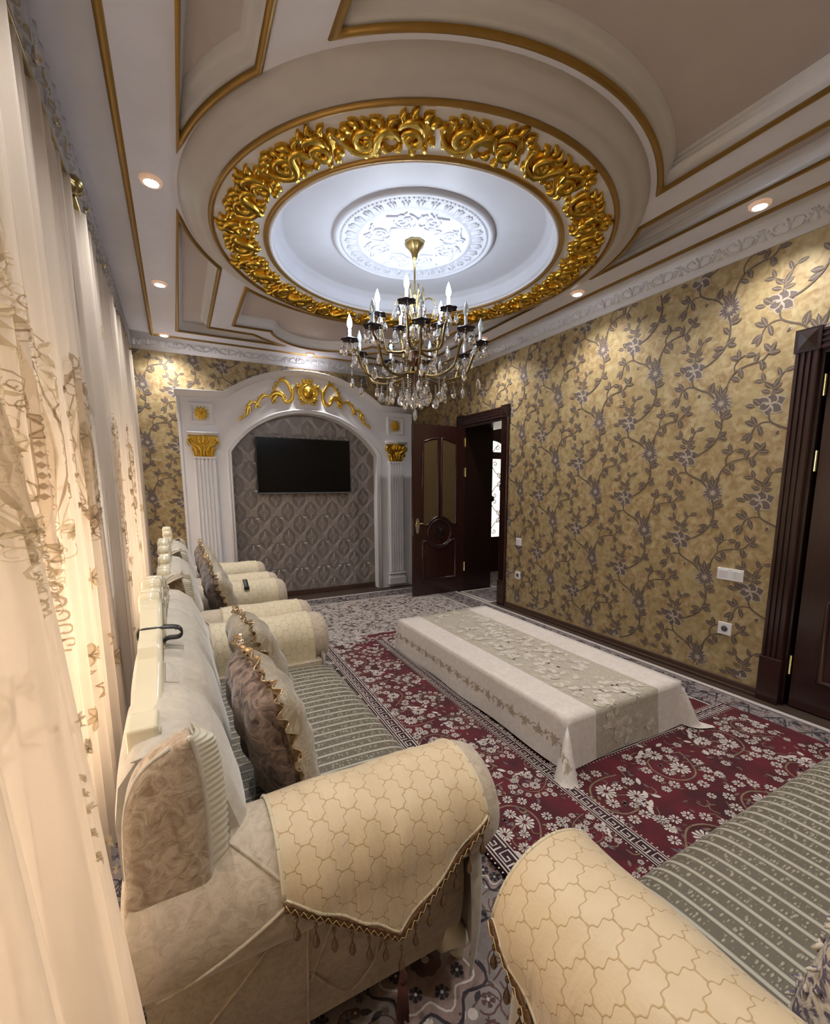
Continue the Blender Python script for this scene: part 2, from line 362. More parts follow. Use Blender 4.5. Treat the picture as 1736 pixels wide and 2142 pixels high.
# sheer curtain
def sheer(name, c, transp):
    t = NT(name); t.n.remove(t.b); o = t.co('Object', (1, 1, .06)); n = t.noise(o, 60, 3)
    tr = t.node('ShaderNodeBsdfTransparent'); tl = t.node('ShaderNodeBsdfTranslucent'); df = t.node('ShaderNodeBsdfDiffuse')
    cc = t.mix(n, [x*.9 for x in c], c); t.put(tl.inputs[0], cc); t.put(df.inputs[0], cc)
    a = t.node('ShaderNodeMixShader'); a.inputs[0].default_value = .5; t.put(a.inputs[1], df.outputs[0]); t.put(a.inputs[2], tl.outputs[0])
    b = t.node('ShaderNodeMixShader'); lw = t.node('ShaderNodeLayerWeight'); lw.inputs[0].default_value = .35; t.put(b.inputs[0], t.m('MAXIMUM', t.m('SUBTRACT', transp+.12, t.m('MULTIPLY', lw.outputs['Facing'], transp*.9)), 0.02)); t.put(b.inputs[1], a.outputs[0]); t.put(b.inputs[2], tr.outputs[0])
    t.put(t.out.inputs[0], b.outputs[0]); M[name] = t.mat
sheer('sheer', (.74, .66, .58), .32); sheer('valance_lace', (.70, .68, .70), .06)
sheer('embroidery', (.42, .31, .20), .12); sheer('embroidery_pale', (.62, .52, .36), .15); sheer('embroidery_net', (.62, .50, .36), .30)
# ------------------------------------------------------------------ the room
XR, XL, YB, YF, ZC = 3.33, -0.55, 5.71, -0.45, 2.855
CX, CY, ZS = 1.495, 2.82, 2.955
# floor
b = MB(); b.box(XL, XR+.45, YF, YB, -.06, 0); b.box(XR+.45, 5.6, 3.4, 7.3, -.06, 0); struct(b.build('floor', M['darkfloor']))

# --- wallpaper print: vines, magnolias and chrysanthemums as flat print
def motif():
    """list of (kind, polygon or polyline, width) in the 2D frame of one repeat (0.5 x 0.605 m)"""
    L = []
    def stem(P, wd=.008): L.append(('stem', smooth_pts(P, 5), wd*1.15))
    def leaf(x, y, a, l=.06, wd=.028): a = math.radians(a); l *= 1.25; wd *= 1.3; L.append(('leaf', petal(x, y, a, l, wd), 0)); L.append(('vein', [(x, y), (x+math.cos(a)*l*.85, y+math.sin(a)*l*.85)], .002))
    # magnolia at 0,0
    for a, l, wd in [(20, .085, .06), (75, .065, .06), (150, .085, .055), (-35, .08, .05), (-100, .065, .042), (-165, .06, .045)]:
        r = math.radians(a); L.append(('light', petal(-.006*math.cos(r), -.006*math.sin(r), r, l+.013, wd+.016), 0)); L.append(('dark', petal(0, 0, r, l, wd), 0))
    for a, l in [(15, .04), (95, .035), (-60, .04), (170, .03)]: L.append(('light', petal(0, .004, math.radians(a), l, .014), 0))
    leaf(-.045, .005, 140, .055, .03); leaf(-.08, .0, 165, .05, .022)
    stem([(.0, .04), (.01, .08), (.008, .12), (.04, .155), (.06, .19)], .006); stem([(.008, .12), (-.02, .135), (-.045, .15)], .005)
    for x, y, a in [(.008, .09, 35), (.008, .07, 10), (.004, .1, 140), (.0, .075, 160), (.06, .19, 15), (.045, .165, 110), (-.045, .15, 170), (-.04, .148, 110), (.012, .11, 60)]: leaf(x, y, a, .048, .02)
    # stem down and across to the chrysanthemum
    stem([(.0, -.05), (.012, -.10), (.06, -.135), (.12, -.165), (.17, -.215), (.20, -.25)], .009)
    stem([(.012, -.105), (-.03, -.105), (-.07, -.13), (-.085, -.17)], .007)
    for x, y, a in [(-.06, -.12, 120), (-.07, -.12, 150), (-.085, -.165, -110), (-.05, -.118, -70), (-.085, -.16, -140), (.12, -.16, 60), (.14, -.175, 80)]: leaf(x, y, a, .058, .024)
    L.append(('light', petal(.06, -.15, math.radians(-70), .035, .016), 0)); L.append(('leaf', petal(.068, -.165, math.radians(-130), .03, .016), 0))
    bx, by = .21, -.25
    for k in range(15):
        a = 2*PI*k/15+.1; l = .062+.016*((k*7) % 3)/2; L.append(('light', petal(bx, by, a, l+.006, .026), 0))
    for k in range(15):
        a = 2*PI*k/15+.1; l = .058+.016*((k*7) % 3)/2; L.append(('dark', petal(bx, by, a, l, .018), 0))
    for k in range(8): L.append(('light', petal(bx, by, k*PI/4, .026, .007), 0))
    for a in (70, 100, 125): leaf(bx, by+.03, a, .075, .022)
    stem([(.21, -.29), (.225, -.36), (.225, -.43), (.19, -.51), (.12, -.57), (.05, -.60)], .009)
    for x, y, a in [(.222, -.34, 40), (.225, -.35, 15), (.225, -.41, 130), (.21, -.47, -20), (.20, -.49, 175), (.205, -.475, 30), (.19, -.51, 200)]: leaf(x, y, a, .055, .024)
    stem([(.23, -.21), (.245, -.12), (.29, -.055), (.36, -.03), (.43, -.02), (.46, .01), (.475, .03)], .008); stem([(.28, -.06), (.275, -.02), (.30, .02), (.335, .035)], .006)
    for x, y, a in [(.26, -.09, -30), (.30, -.05, -60), (.31, -.045, -75), (.30, .02, 160), (.335, .035, -10), (.30, .02, 100), (.39, -.025, 70), (.42, -.022, -50), (.43, -.02, -80), (.47, .02, 60), (.475, .03, 130), (.465, .015, 0)]: leaf(x, y, a, .05, .023)
    return L
MOT = motif()
def wallprint(bm, mf, s0, s1, z0, z1, os_, oz, blocked):
    i0 = int((s0-os_)/.5)-2; i1 = int((s1-os_)/.5)+2
    for i in range(i0, i1+1):
        for j in range(-1, 7):
            ox = os_+i*.5; oy = oz+j*.605-(.3025 if i % 2 else 0)
            if oy < z0-.4 or oy > z1+.7: continue
            for idx, (kind, P, wd) in enumerate(MOT):
                dd = .0006+idx*.00002; P = [(x+ox, y+oy) for x, y in P]
                mx = sum(p[0] for p in P)/len(P); my = sum(p[1] for p in P)/len(P)
                if kind in ('stem', 'vein'):
                    P = [p for p in P if s0+.004 < p[0] < s1-.004 and z0+.004 < p[1] < z1-.004]
                    if len(P) < 2 or any(math.dist(P[q], P[q+1]) > .08 for q in range(len(P)-1)) or any(blocked(*p) for p in P): continue
                    bm.line(P, wd, mf, dd, 1 if kind == 'stem' else 2)
                else:
                    if any(blocked(*p) or not (s0+.002 < p[0] < s1-.002 and z0+.002 < p[1] < z1-.002) for p in P):
                        continue
                    bm.flat(P, mf, dd, {'leaf': 1, 'light': 2, 'dark': 3}[kind])
WP = [M['wallpaper'], M['vine'], M['vinelight'], M['vinedark']]
D1a, D1b, DZ = 4.11, 4.90, 2.17      # opening of the far door
D2a, D2b = 0.40, 1.27                # opening of the near door
ZT = 3.12
b = MB()
b.box(XR, XR+.45, D1b, YB+.3, 0, ZT); b.box(XR, XR+.45, D2b, D1a, 0, ZT); b.box(XR, XR+.45, YF-.15, D2a, 0, ZT)
b.box(XR, XR+.45, D1a, D1b, DZ, ZT); b.box(XR, XR+.45, D2a, D2b, DZ, ZT)
wallprint(b, lambda s, z, d: (XR-.0005-d, -s, z), -YB, -YF, 0.07, ZC, -2.0, -.217,
          lambda s, z: (D1a-.02 < -s < D1b+.02 and z < DZ+.02) or (D2a-.02 < -s < D2b+.02 and z < DZ+.02))
wr_ = struct(b.build('wall_right', WP))
b = MB(); b.box(XL-.15, XR, YB, YB+.3, 0, ZT)
wallprint(b, lambda s, z, d: (s, YB-.0005-d, z), -.5, XR, 0.02, ZC, .045, .62, lambda s, z: .15 < s < 2.8 and z < 2.3)
wb_ = struct(b.build('wall_back', WP))
b = MB(); b.box(XL-.15, XR, YF-.15, YF, 0, ZT); struct(b.build('wall_front', M['wallpaper']))
W1 = (.55, 2.35, .35, 2.05); W2 = (3.3, 5.2, .35, 2.05)
b = MB(); x0, x1 = XL-.15, XL
for y0, y1, z0, z1 in [(YF, W1[0], 0, ZT), (W1[1], W2[0], 0, ZT), (W2[1], YB, 0, ZT), (W1[0], W1[1], 0, W1[2]), (W1[0], W1[1], W1[3], ZT), (W2[0], W2[1], 0, W2[2]), (W2[0], W2[1], W2[3], ZT)]: b.box(x0, x1, y0, y1, z0, z1)
struct(b.build('wall_left', M['sill']))
for k, (y0, y1, z0, z1) in enumerate((W1, W2)):
    wn = thing('window_%d' % (k+1), None, None, (XL-.07, (y0+y1)/2, z0)); struct(wn)
    b = MB(); t_ = .05
    b.box(XL-.11, XL-.04, y0, y1, z0, z0+t_); b.box(XL-.11, XL-.04, y0, y1, z1-t_, z1); b.box(XL-.11, XL-.04, y0, y0+t_, z0+t_, z1-t_); b.box(XL-.11, XL-.04, y1-t_, y1, z0+t_, z1-t_)
    b.box(XL-.11, XL-.04, (y0+y1)/2-.03, (y0+y1)/2+.03, z0+t_, z1-t_); b.build('window_frame', M['white'], wn)
    b = MB(); b.box(XL-.09, XL-.085, y0+t_, (y0+y1)/2-.03, z0+t_, z1-t_); b.build('pane', M['glass'], wn)
    b = MB(); b.box(XL-.09, XL-.085, (y0+y1)/2+.03, y1-t_, z0+t_, z1-t_); b.build('pane', M['glass'], wn)
# baseboards
b = MB()
for a, c in ((D2b+.12, D1a-.10),): b.box(XR-.018, XR, a, c, 0, .06); b.box(XR-.026, XR, a, c, 0, .022)
bevel(struct(b.build('baseboard_right', M['skirting'])), .004)
b = MB(); b.box(-.5, .05, YB-.018, YB, 0, .07); b.box(2.93, XR, YB-.018, YB, 0, .07); bevel(struct(b.build('baseboard_back', M['skirting'])), .004)

# --- ceiling
def ccw(P):
    a = sum(P[i-1][0]*P[i][1]-P[i][0]*P[i-1][1] for i in range(len(P))); return P if a > 0 else P[::-1]
def ang(x, y): return math.atan2(y-CY, x-CX)
def sidepanel():
    y1 = CY+math.sqrt(1.41**2-(.117-CX)**2); y2 = CY+math.sqrt(1.41**2-(.38-CX)**2)
    P = [(.117, 5.27)]+arc(CX, CY, 1.41, ang(.117, y1), ang(.38, y2), 10)+[(.38, 5.03), (.80, 5.04), (.90, 5.12), (1.0, 5.19), (1.13, 5.26)]
    return P
def endpanel():
    y1 = CY+math.sqrt(1.44**2-.895**2)
    P = arc(CX, CY, 1.44, ang(.60, y1), ang(2*CX-.60, y1), 30)+[(2*CX-.60, 4.85), (2*CX-.95, 4.85)]
    cy2, R2 = 4.68, .571; a = math.atan2(4.85-cy2, .545)
    return P+arc(CX, cy2, R2, a, PI-a, 20)[1:]+[(.60, 4.85)]
fx = lambda P: [(2*CX-x, y) for x, y in P]; fy = lambda P: [(x, 2*CY-y) for x, y in P]
S_, E_ = sidepanel(), endpanel()
PAN = [ccw(P) for P in (S_, fx(S_), fy(S_), fx(fy(S_)), E_, fy(E_))]
OUT = [(-.117, -.20), (3.107, -.20), (3.107, 5.50), (-.117, 5.50)]
hole = arc(CX, CY, 1.30, 0, 2*PI, 64)[:-1]
def cap(bm, loops, z, m=0):
    V = [[Vector((x, y, 0)) for x, y in L] for L in loops]; flatv = [p for L in V for p in L]
    bm.add([(p.x, p.y, z) for p in flatv], [tuple(t) for t in tessellate_polygon(V)], m, smooth=False)
b = MB(); cap(b, [OUT, hole]+PAN, ZS)
b.box(XL-.15, XR+.45, YF-.15, YB+.3, ZT, ZT+.05)
cap(b, [[(XL, YF), (XR, YF), (XR, YB), (XL, YB)], OUT], ZS+.035)
b.sweep(ccw(OUT), [(0, ZS), (0, ZS+.035)], lambda x, y, z: (x, y, z))
ceil = struct(b.build('ceiling', M['cool_white'], origin=(CX, CY, ZS)))
GOLD = [(.016, 0), (.012, -.009), (.004, -.015), (-.004, -.015), (-.012, -.009), (-.016, 0)]
ident = lambda x, y, z: (x, y, z)
b = MB(); b.sweep(ccw(OUT), [(o, ZS+h) for o, h in GOLD], ident); b.build('gold_border_moulding', M['goldline'], ceil)
COVE = [(0, ZS), (.006, ZS+.012), (.016, ZS+.016), (.020, ZS+.026), (.032, ZS+.045), (.040, ZS+.058), (.046, ZS+.060), (.050, ZS+.072), (.058, ZS+.078), (.060, ZS+.085)]
for P in PAN:
    big = len(P) > 40
    q = len(COVE); b = MB(); b.sweep(P, COVE, ident)
    # recess ceiling polygon: take the inner ring of the cove sweep
    ring = [(b.v[i*q+q-1][0], b.v[i*q+q-1][1]) for i in range(len(P))]
    b.build('cove_moulding', M['white'], ceil)
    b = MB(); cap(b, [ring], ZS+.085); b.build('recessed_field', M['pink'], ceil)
    b = MB(); b.sweep(P, [(o-.004, ZS+h) for o, h in GOLD], ident); b.build('gold_moulding', M['goldline'], ceil)
# drum around the dome
DC = (CX, 2.81, 0)
b = MB(); b.lathe([(.905, 2.905), (.905, 2.885), (.93, 2.883), (1.21, 2.883)], DC, 96); b.build('ornament_ring', M['white'], ceil)
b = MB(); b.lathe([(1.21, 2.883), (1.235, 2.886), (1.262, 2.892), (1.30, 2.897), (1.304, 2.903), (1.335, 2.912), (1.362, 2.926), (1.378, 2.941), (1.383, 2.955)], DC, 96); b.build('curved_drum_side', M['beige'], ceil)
for R, rr in ((1.225, .013), (.932, .012)):
    b = MB(); b.lathe([(R-rr, 2.884), (R-rr*.8, 2.875), (R-rr*.2, 2.868), (R+rr*.4, 2.870), (R+rr, 2.876), (R+rr*1.2, 2.884)], DC, 96); b.build('gold_ring', M['goldline'], ceil)
b = MB(); b.lathe([(.895, 2.884), (.900, 2.876), (.910, 2.874), (.918, 2.878), (.92, 2.884)], DC, 96); b.build('white_bead', M['white'], ceil)
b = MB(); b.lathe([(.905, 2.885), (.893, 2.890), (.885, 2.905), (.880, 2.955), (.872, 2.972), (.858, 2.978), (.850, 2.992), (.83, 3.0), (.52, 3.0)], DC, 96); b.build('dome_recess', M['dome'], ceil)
# ceiling medallion
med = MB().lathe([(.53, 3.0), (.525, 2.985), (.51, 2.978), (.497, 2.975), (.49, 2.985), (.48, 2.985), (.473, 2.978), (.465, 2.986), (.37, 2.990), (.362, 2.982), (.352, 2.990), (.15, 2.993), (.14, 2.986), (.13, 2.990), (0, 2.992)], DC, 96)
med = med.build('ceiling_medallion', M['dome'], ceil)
def polm(z):
    return lambda r, a, h: (DC[0]+math.cos(a)*r, DC[1]+math.sin(a)*r, z-h)
flat_c = lambda z: (lambda x, y, h: (DC[0]+x, DC[1]+y, z-h))
def rot2(P, a): c, s = math.cos(a), math.sin(a); return [(x*c-y*s, x*s+y*c) for x, y in P]
lf = MB()
for P, w0 in (([(.385, 0), (.42, 0), (.452, 0)], .012), ([(.382, .004), (.41, .016), (.435, .022), (.442, .014)], .006), ([(.382, -.004), (.41, -.016), (.435, -.022), (.442, -.014)], .006)):
    Q = smooth_pts(P, 3); lf.relief(Q, taper(len(Q)-1, .4*w0, w0, .25*w0), .012, flat_c(2.989))
tmp = []
for k in range(32):
    q = MB(); a = 2*PI*k/32
    q.v = [(DC[0]+(x-DC[0])*math.cos(a)-(y-DC[1])*math.sin(a), DC[1]+(x-DC[0])*math.sin(a)+(y-DC[1])*math.cos(a), z) for x, y, z in lf.v]; q.f = lf.f; q.m = lf.m; q.s = lf.s; q.uv = lf.uv
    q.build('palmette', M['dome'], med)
bd = MB()
for k in range(110):
    a = 2*PI*k/110; bd.lathe([(0.0001, -.007), (.006, -.003), (.007, .004)], (DC[0]+.474*math.cos(a), DC[1]+.474*math.sin(a), 2.984), 5)
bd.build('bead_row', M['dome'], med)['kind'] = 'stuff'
for k in range(8):
    b = MB(); a = k*PI/4; s = 1 if k % 2 else -1
    for P, w0, h0 in ((spiral(.25, .0, .055, .006, -PI, 2.4*PI/1*1.0, 26), .010, .014), ([(.33, -.07), (.31, -.03), (.30, .02), (.33, .06)], .011, .014), ([(.18, .05), (.21, .09), (.27, .09), (.31, .07)], .011, .014), ([(.20, -.09), (.19, -.05), (.17, 0), (.19, .04)], .009, .012)):
        Q = P if len(P) > 8 else smooth_pts(P, 5)
        b.relief(rot2([(x, y*s) for x, y in Q], a), taper(len(Q)-1, .3*w0, w0, .3*w0), h0, flat_c(2.991))
    for j in range(7):
        aa = rnd.uniform(0, 6.28); x, y = .25+.06*math.cos(j), .07*math.sin(j*1.7)*s; Q = smooth_pts([(x, y), (x+.02*math.cos(aa), y+.02*math.sin(aa)), (x+.035*math.cos(aa+.6), y+.035*math.sin(aa+.6))], 3)
        b.relief(rot2(Q, a), taper(len(Q)-1, .003, .008, .002), .012, flat_c(2.991))
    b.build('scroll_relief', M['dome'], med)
# gilded acanthus pieces, 16 round the ring; drawn in (tangent, radial) coordinates
def acanthus_piece(bm, mf, H=.034):
    bm.poly([(x, y) for x, y in smooth_pts([(-.20, .0), (-.17, .06), (-.11, .08), (-.05, .04), (.0, .06), (.06, .05), (.12, .06), (.18, .04), (.2, 0), (.15, -.04), (.10, -.05), (.05, -.04), (.02, -.02), (-.03, -.02), (-.07, -.05), (-.13, -.05), (-.18, -.03)], 2)], mf, 0, .010)
    def rel(P, w0, h=1.0, n=5, a=.35, c=.3):
        Q = smooth_pts(P, n) if len(P) < 12 else P
        bm.relief(Q, taper(len(Q)-1, a*w0*1.5, w0*1.55, c*w0*1.5), [H*h*(.55+.45*math.sin(PI*min(1, .15+i/(len(Q)-1)*.85))) for i in range(len(Q))], mf, 0, .004)
    rel(spiral(.095, .010, .060, .006, PI*1.05, -PI*1.9, 30), .0125, 1.2)
    rel(spiral(-.105, -.008, .052, .006, PI*.1, PI*3.0, 28), .0115, 1.2)
    rel([(-.055, .0), (-.03, .05), (.01, .055), (.04, .02), (.055, -.02), (.09, -.055), (.15, -.045), (.19, .0), (.205, .05)], .014, 1.3)
    rel([(-.155, .0), (-.15, .055), (-.11, .085), (-.07, .07), (-.045, .03)], .012, 1.1)
    for x, y, a, l in [(-.19, .045, 150, .05), (-.17, .07, 115, .055), (-.135, .085, 80, .06), (-.09, .085, 70, .05), (-.02, .06, 110, .06), (.01, .06, 75, .075), (.035, .05, 45, .055), (.08, .065, 100, .05), (.115, .07, 75, .055), (.15, .055, 60, .05), (.18, .03, 35, .045),
                       (-.17, -.03, 215, .05), (-.14, -.055, 240, .05), (-.10, -.062, 275, .045), (-.05, -.04, 300, .05), (.03, -.03, 250, .06), (.06, -.05, 275, .045), (.10, -.058, 300, .045), (.15, -.04, 320, .04), (-.10, -.01, 90, .03), (.095, .01, 250, .03)]:
        a = math.radians(a); k = .5 if x < 0 else -.5
        rel([(x, y), (x+l*.5*math.cos(a), y+l*.5*math.sin(a)), (x+l*.9*math.cos(a+k), y+l*.9*math.sin(a+k))], .0105, .9, 3, .6, .15)
RO = 1.065
first = None
b = MB(); acanthus_piece(b, lambda x, y, h: (RO+y*1.0, -x*1.0, -h))
for k in range(16):
    a = math.radians(-101.5+22.5*k)
    if first is None:
        o = b.build('gilded_acanthus', M['gold'], ceil, local=True); first = o
    else: o = first.copy(); col.objects.link(o)
    o.location = (DC[0]-CX, DC[1]-CY, 2.884-ZS); o.rotation_euler = (0, 0, a)
# cornices
CP = [(0, 2.845), (.010, 2.845), (.012, 2.862), (.022, 2.866), (.026, 2.876), (.040, 2.882), (.088, 2.940), (.092, 2.952), (.104, 2.956), (.108, 2.972), (.125, 2.978), (.128, 2.991)]
def slope(t): return .040+(.088-.040)*t, 2.882+(2.940-2.882)*t      # the ornament field of the profile
def cornice(name, p0, p1, n, cnt):
    dx, dy = p1[0]-p0[0], p1[1]-p0[1]; L = math.hypot(dx, dy); tx, ty = dx/L, dy/L
    q = MB(); q.sweep([p0, p1], CP, ident, False); o = struct(q.build(name, M['white']))
    nx, ny = -ty, tx
    def mf(s, v, h):
        o_, z = slope(v); return (p0[0]+tx*s+nx*(o_+h*.77), p0[1]+ty*s+ny*(o_+h*.77), z-h*.64)
    for k in range(cnt):
        q = MB(); c0 = (k+.5)*L/cnt; u = L/cnt
        for sgn in (-1, 1):
            P = smooth_pts([(c0, .05), (c0+sgn*u*.22, .15), (c0+sgn*u*.3, .6), (c0+sgn*u*.14, .85), (c0+sgn*u*.08, .55)], 3)
            q.relief(P, [.006]*len(P), .014, lambda x, y, h: mf(x, y, h), X=((-1, 0), (-.5, .9), (.5, .9), (1, 0)))
            for j in range(3):
                x = c0+sgn*u*(.30+.06*j); y = .25+.22*j; q.relief([(x, y-.2), (x+sgn*.012, y), (x+sgn*.004, y+.2)], [.006, .010, .002], .015, mf, X=((-1, 0), (0, 1), (1, 0)))
        q.relief([(c0, .1), (c0, .5), (c0, .95)], [.005, .018, .002], .019, mf, X=((-1, 0), (-.4, .8), (0, 1), (.4, .8), (1, 0)))
        q.relief([(c0+u*.5, .0), (c0+u*.5, .45), (c0+u*.5, .9)], [.015, .009, .001], .014, mf, X=((-1, 0), (0, 1), (1, 0)))
        q.build('acanthus_relief', M['white'], o)
    return o
cornice('trim_1', (XR, YF), (XR, YB), 1, 24)
cornice('trim_2', (XR, YB), (XL, YB), 1, 15)

# --- downlights
def downlight(x, y, label):
    t = thing('ceiling_downlight', label, 'light', (x, y, ZS-.012), 0, 'recessed ceiling lights')
    b = MB(); b.lathe([(.030, 0), (.036, -.006), (.047, -.004), (.052, .003), (.054, .012)], (0, 0, 0), 28, mod=lambda a, z: 1+.03*math.cos(14*a)); b.build('glass_ring', M['spotring'], t, local=True)
    b = MB(); b.lathe([(.0001, -.007), (.02, -.007), (.034, -.0055), (.036, -.003), (.036, .012)], (0, 0, 0), 20); b.build('lens', M['lens'], t, local=True)
    l = bpy.data.lights.new('downlight_or_fill_spot', 'SPOT'); l.energy = P_SPOT; l.color = (1, .96, .92); l.spot_size = 2.35; l.spot_blend = 1.0; l.shadow_soft_size = .03
    o = bpy.data.objects.new('downlight_or_fill_spot', l); o.location = (x, y, ZS-.03); col.objects.link(o)
for x, y, lb in [(-.005, 2.85, 'large round recessed downlight above the near end of the curtains'), (-.005, 4.16, 'round recessed downlight midway along the ceiling above the curtains'), (-.005, 5.46, 'small recessed downlight in the ceiling corner above the left of the television wall'),
              (1.50, 5.44, 'small recessed downlight centred above the arched television surround'), (2.99, 1.50, 'recessed downlight above the flowered wall nearest the camera'), (2.99, 2.79, 'recessed downlight above the middle of the flowered wall'),
              (2.99, 4.07, 'recessed downlight above the far door, partly behind the chandelier')]: downlight(x, y, lb)
for x, y in ((-.005, 1.5), (-.005, .2), (1.5, .1), (2.99, .2)):  # extra unseen spots without fixtures, added to brighten the room
    l = bpy.data.lights.new('downlight_or_fill_spot', 'SPOT'); l.energy = P_SPOT; l.color = (1, .96, .92); l.spot_size = 2.35; l.spot_blend = 1.0; l.shadow_soft_size = .03
    o = bpy.data.objects.new('downlight_or_fill_spot', l); o.location = (x, y, ZS-.03); col.objects.link(o)

# --- doors
def fluted_board(bm, mf, L0, L1, s0, s1, depth=.03, n=3):
    # mf(s, l, h): s across, l along, h out
    P = [(s0, 0), (s0, depth*.8), (s0+.006, depth)]
    wd = (s1-s0-.012)
    for k in range(n):
        c = s0+.006+wd*(k+.5+.3)/(n+.6); g = wd*.07; P += [(c-g*1.3, depth), (c-g, depth*.6), (c+g, depth*.6), (c+g*1.3, depth)]
    P += [(s1-.006, depth), (s1, depth*.8), (s1, 0)]
    q = len(P); vs = [mf(s, l, h) for l in (L0, L1) for s, h in P]
    bm.add(vs, [(i, i+1, q+i+1, q+i) for i in range(q-1)]+[tuple(range(q)), tuple(range(2*q-1, q-1, -1))], 0, smooth=False)
def casing(parent, y0, y1, right=True, left=True):
    # frame on the room side of the right wall; y0<y1 inner opening
    wd = .115
    for s, e, on in ((y1, y1+wd, left), (y0-wd, y0, right)):
        if not on: continue
        b = MB(); fluted_board(b, lambda s_, l, h: (XR-h, s_, l), .30, DZ, s, e); b.build('fluted_casing', M['mahogany'], parent)
        b = MB(); b.box(XR-.038, XR, s-.004, e+.004, 0, .30); bevel(b.build('plinth_block', M['mahogany'], parent), .005)
        b = MB(); b.box(XR-.036, XR, s-.006, e+.006, DZ, DZ+.13); c_ = ((s+e)/2, DZ+.065)
        b.add([(XR-.036, s+.012, DZ+.012), (XR-.036, e-.012, DZ+.012), (XR-.036, e-.012, DZ+.118), (XR-.036, s+.012, DZ+.118), (XR-.047, c_[0], c_[1])], [(0, 1, 4), (1, 2, 4), (2, 3, 4), (3, 0, 4)], 0, smooth=False); b.build('corner_block', M['mahogany_dark'], parent)
    b = MB(); fluted_board(b, lambda s_, l, h: (XR-h, l, s_), y0, y1, DZ, DZ+.12); b.build('head_casing', M['mahogany'], parent)
def leaf_door(parent, mf, W_, H_, sub='door_leaf', glassmat=None, sides=(1,)):
    """panelled door leaf in (u across from hinge, v up, h outward) coordinates; thickness .04"""
    b = MB(); T = .04
    b.poly([(0, 0), (W_, 0), (W_, H_), (0, H_)], mf, -T, 0); lf_ = bevel(b.build(sub, M['mahogany'], parent), .003)
    m = .13; g = .045; c = W_/2; R = .17; cy = .80
    PR = [(-.012, 0), (-.010, .012), (0, .017), (.010, .012), (.016, .004), (.016, 0)]
    for k in (0, 1):
        x0, x1 = (m, c-g/2) if k == 0 else (c+g/2, W_-m)
        top = 1.98-.0; hi = top; lo = top-.055
        a0 = [(x0, lo if k == 0 else hi)]; n = 8
        TP = [(x0+(x1-x0)*i/n, lo+(hi-lo)*math.sin(PI/2*(i/n if k == 0 else 1-i/n))) for i in range(n+1)]
        # bottom follows the central roundel
        B = []
        for i in range(n+1):
            x = x0+(x1-x0)*i/n; d = abs(x-c); B.append((x, cy+math.sqrt(max(0, (R+.03)**2-d*d)) if d < R+.03 else cy+.10))
        B = [(x, max(y, cy+.10)) for x, y in B]
        P = ccw(B+TP[::-1]); q = MB(); q.sweep(P, PR, mf); q.build('panel_moulding', M['mahogany'], parent)
        q = MB(); q.poly(P, mf, -.008, .002); q.build('glass_panel', M['doorglass'] if glassmat is None else glassmat, parent)
    n = 14; x0, x1 = m, W_-m
    TP = []
    for i in range(n+1):
        x = x0+(x1-x0)*i/n; d = abs(x-c); TP.append((x, min(cy-.10, cy-math.sqrt(max(0, (R+.02)**2-d*d))) if d < R+.02 else cy-.10))
    P = ccw([(x0, .20), (x1, .20)]+TP[::-1]); q = MB(); q.sweep(P, PR, mf); q.build('panel_moulding', M['mahogany'], parent)
    q = MB(); q.poly([(x0+.04, .24), (x1-.04, .24), (x1-.04, .50), (x0+.04, .50)], mf, 0, .006); bevel(q.build('raised_panel', M['mahogany'], parent), .004)
    q = MB(); q.sweep(ccw(arc(c, cy, R, 0, 2*PI, 40)[:-1]), PR, mf); q.build('roundel_moulding', M['mahogany'], parent)
    q = MB()
    for k in range(8):
        a = k*PI/4; P = spiral(.055, .012, .028, .004, -PI*.7, PI*1.4, 14); q.relief([(c+x, cy+y) for x, y in rot2(P, a)], taper(len(P)-1, .003, .006, .002), .010, mf)
        P = smooth_pts([(.01, 0), (.04, -.008), (.085, .0)], 4); q.relief([(c+x, cy+y) for x, y in rot2(P, a)], taper(len(P)-1, .003, .008, .001), .012, mf)
    q.build('carved_rosette', M['mahogany_dark'], parent)
# far door, opened into the room: leaf stands at right angles to the wall on y = 4.9
dr = struct(thing('door_1', None, None, (XR, 4.5, 0)))
casing(dr, D1a, D1b)
b = MB(); b.box(XR, XR+.45, D1b-.03, D1b, 0, DZ); b.build('far_lining', M['mahogany_dark'], dr)
b = MB(); b.box(XR, XR+.45, D1a, D1a+.03, 0, DZ); b.build('near_lining', M['mahogany_dark'], dr)
b = MB(); b.box(XR, XR+.45, D1a+.03, D1b-.03, DZ-.03, DZ); b.build('head_lining', M['mahogany_dark'], dr)
YL = 4.855
leaf_door(dr, lambda u, v, h: (XR-.012-u, YL-h, .012+v), .755, 2.135)
for z in (1.90, 1.52, .28):
    b = MB(); b.lathe([(.008, 0), (.008, .12)], (XR-.006, YL+.0-.006, z), 10); b.box(XR-.035, XR-.012, YL-.003, YL, z+.01, z+.11); b.build('hinge', M['brass'], dr)
def handle(parent, mf):
    q = MB(); q.poly([(x*.021, .86+y*.095) for x, y in [(math.cos(a)*(1+.12*math.cos(6*a)), math.sin(a)) for a in [2*PI*i/28 for i in range(28)]]], mf, 0, .009); hp = bevel(q.build('handle_plate', M['chrome'], parent), .002)
    q = MB(); q.tube([mf(0, .89, .005), mf(0, .89, .045), mf(.02, .893, .055), mf(.06, .888, .055), mf(.105, .892, .05)], [.009, .008, .009, .008, .007], 8); q.build('lever', M['brass'], hp)
handle(dr, lambda u, v, h: (XR-.012-.755+.055+u, YL-h, .05+v))
b = MB(); b.box(XR-.012-.757, XR-.012-.755, YL+.005, YL+.03, .78, 1.0); b.build('latch_plate', M['chrome'], dr)
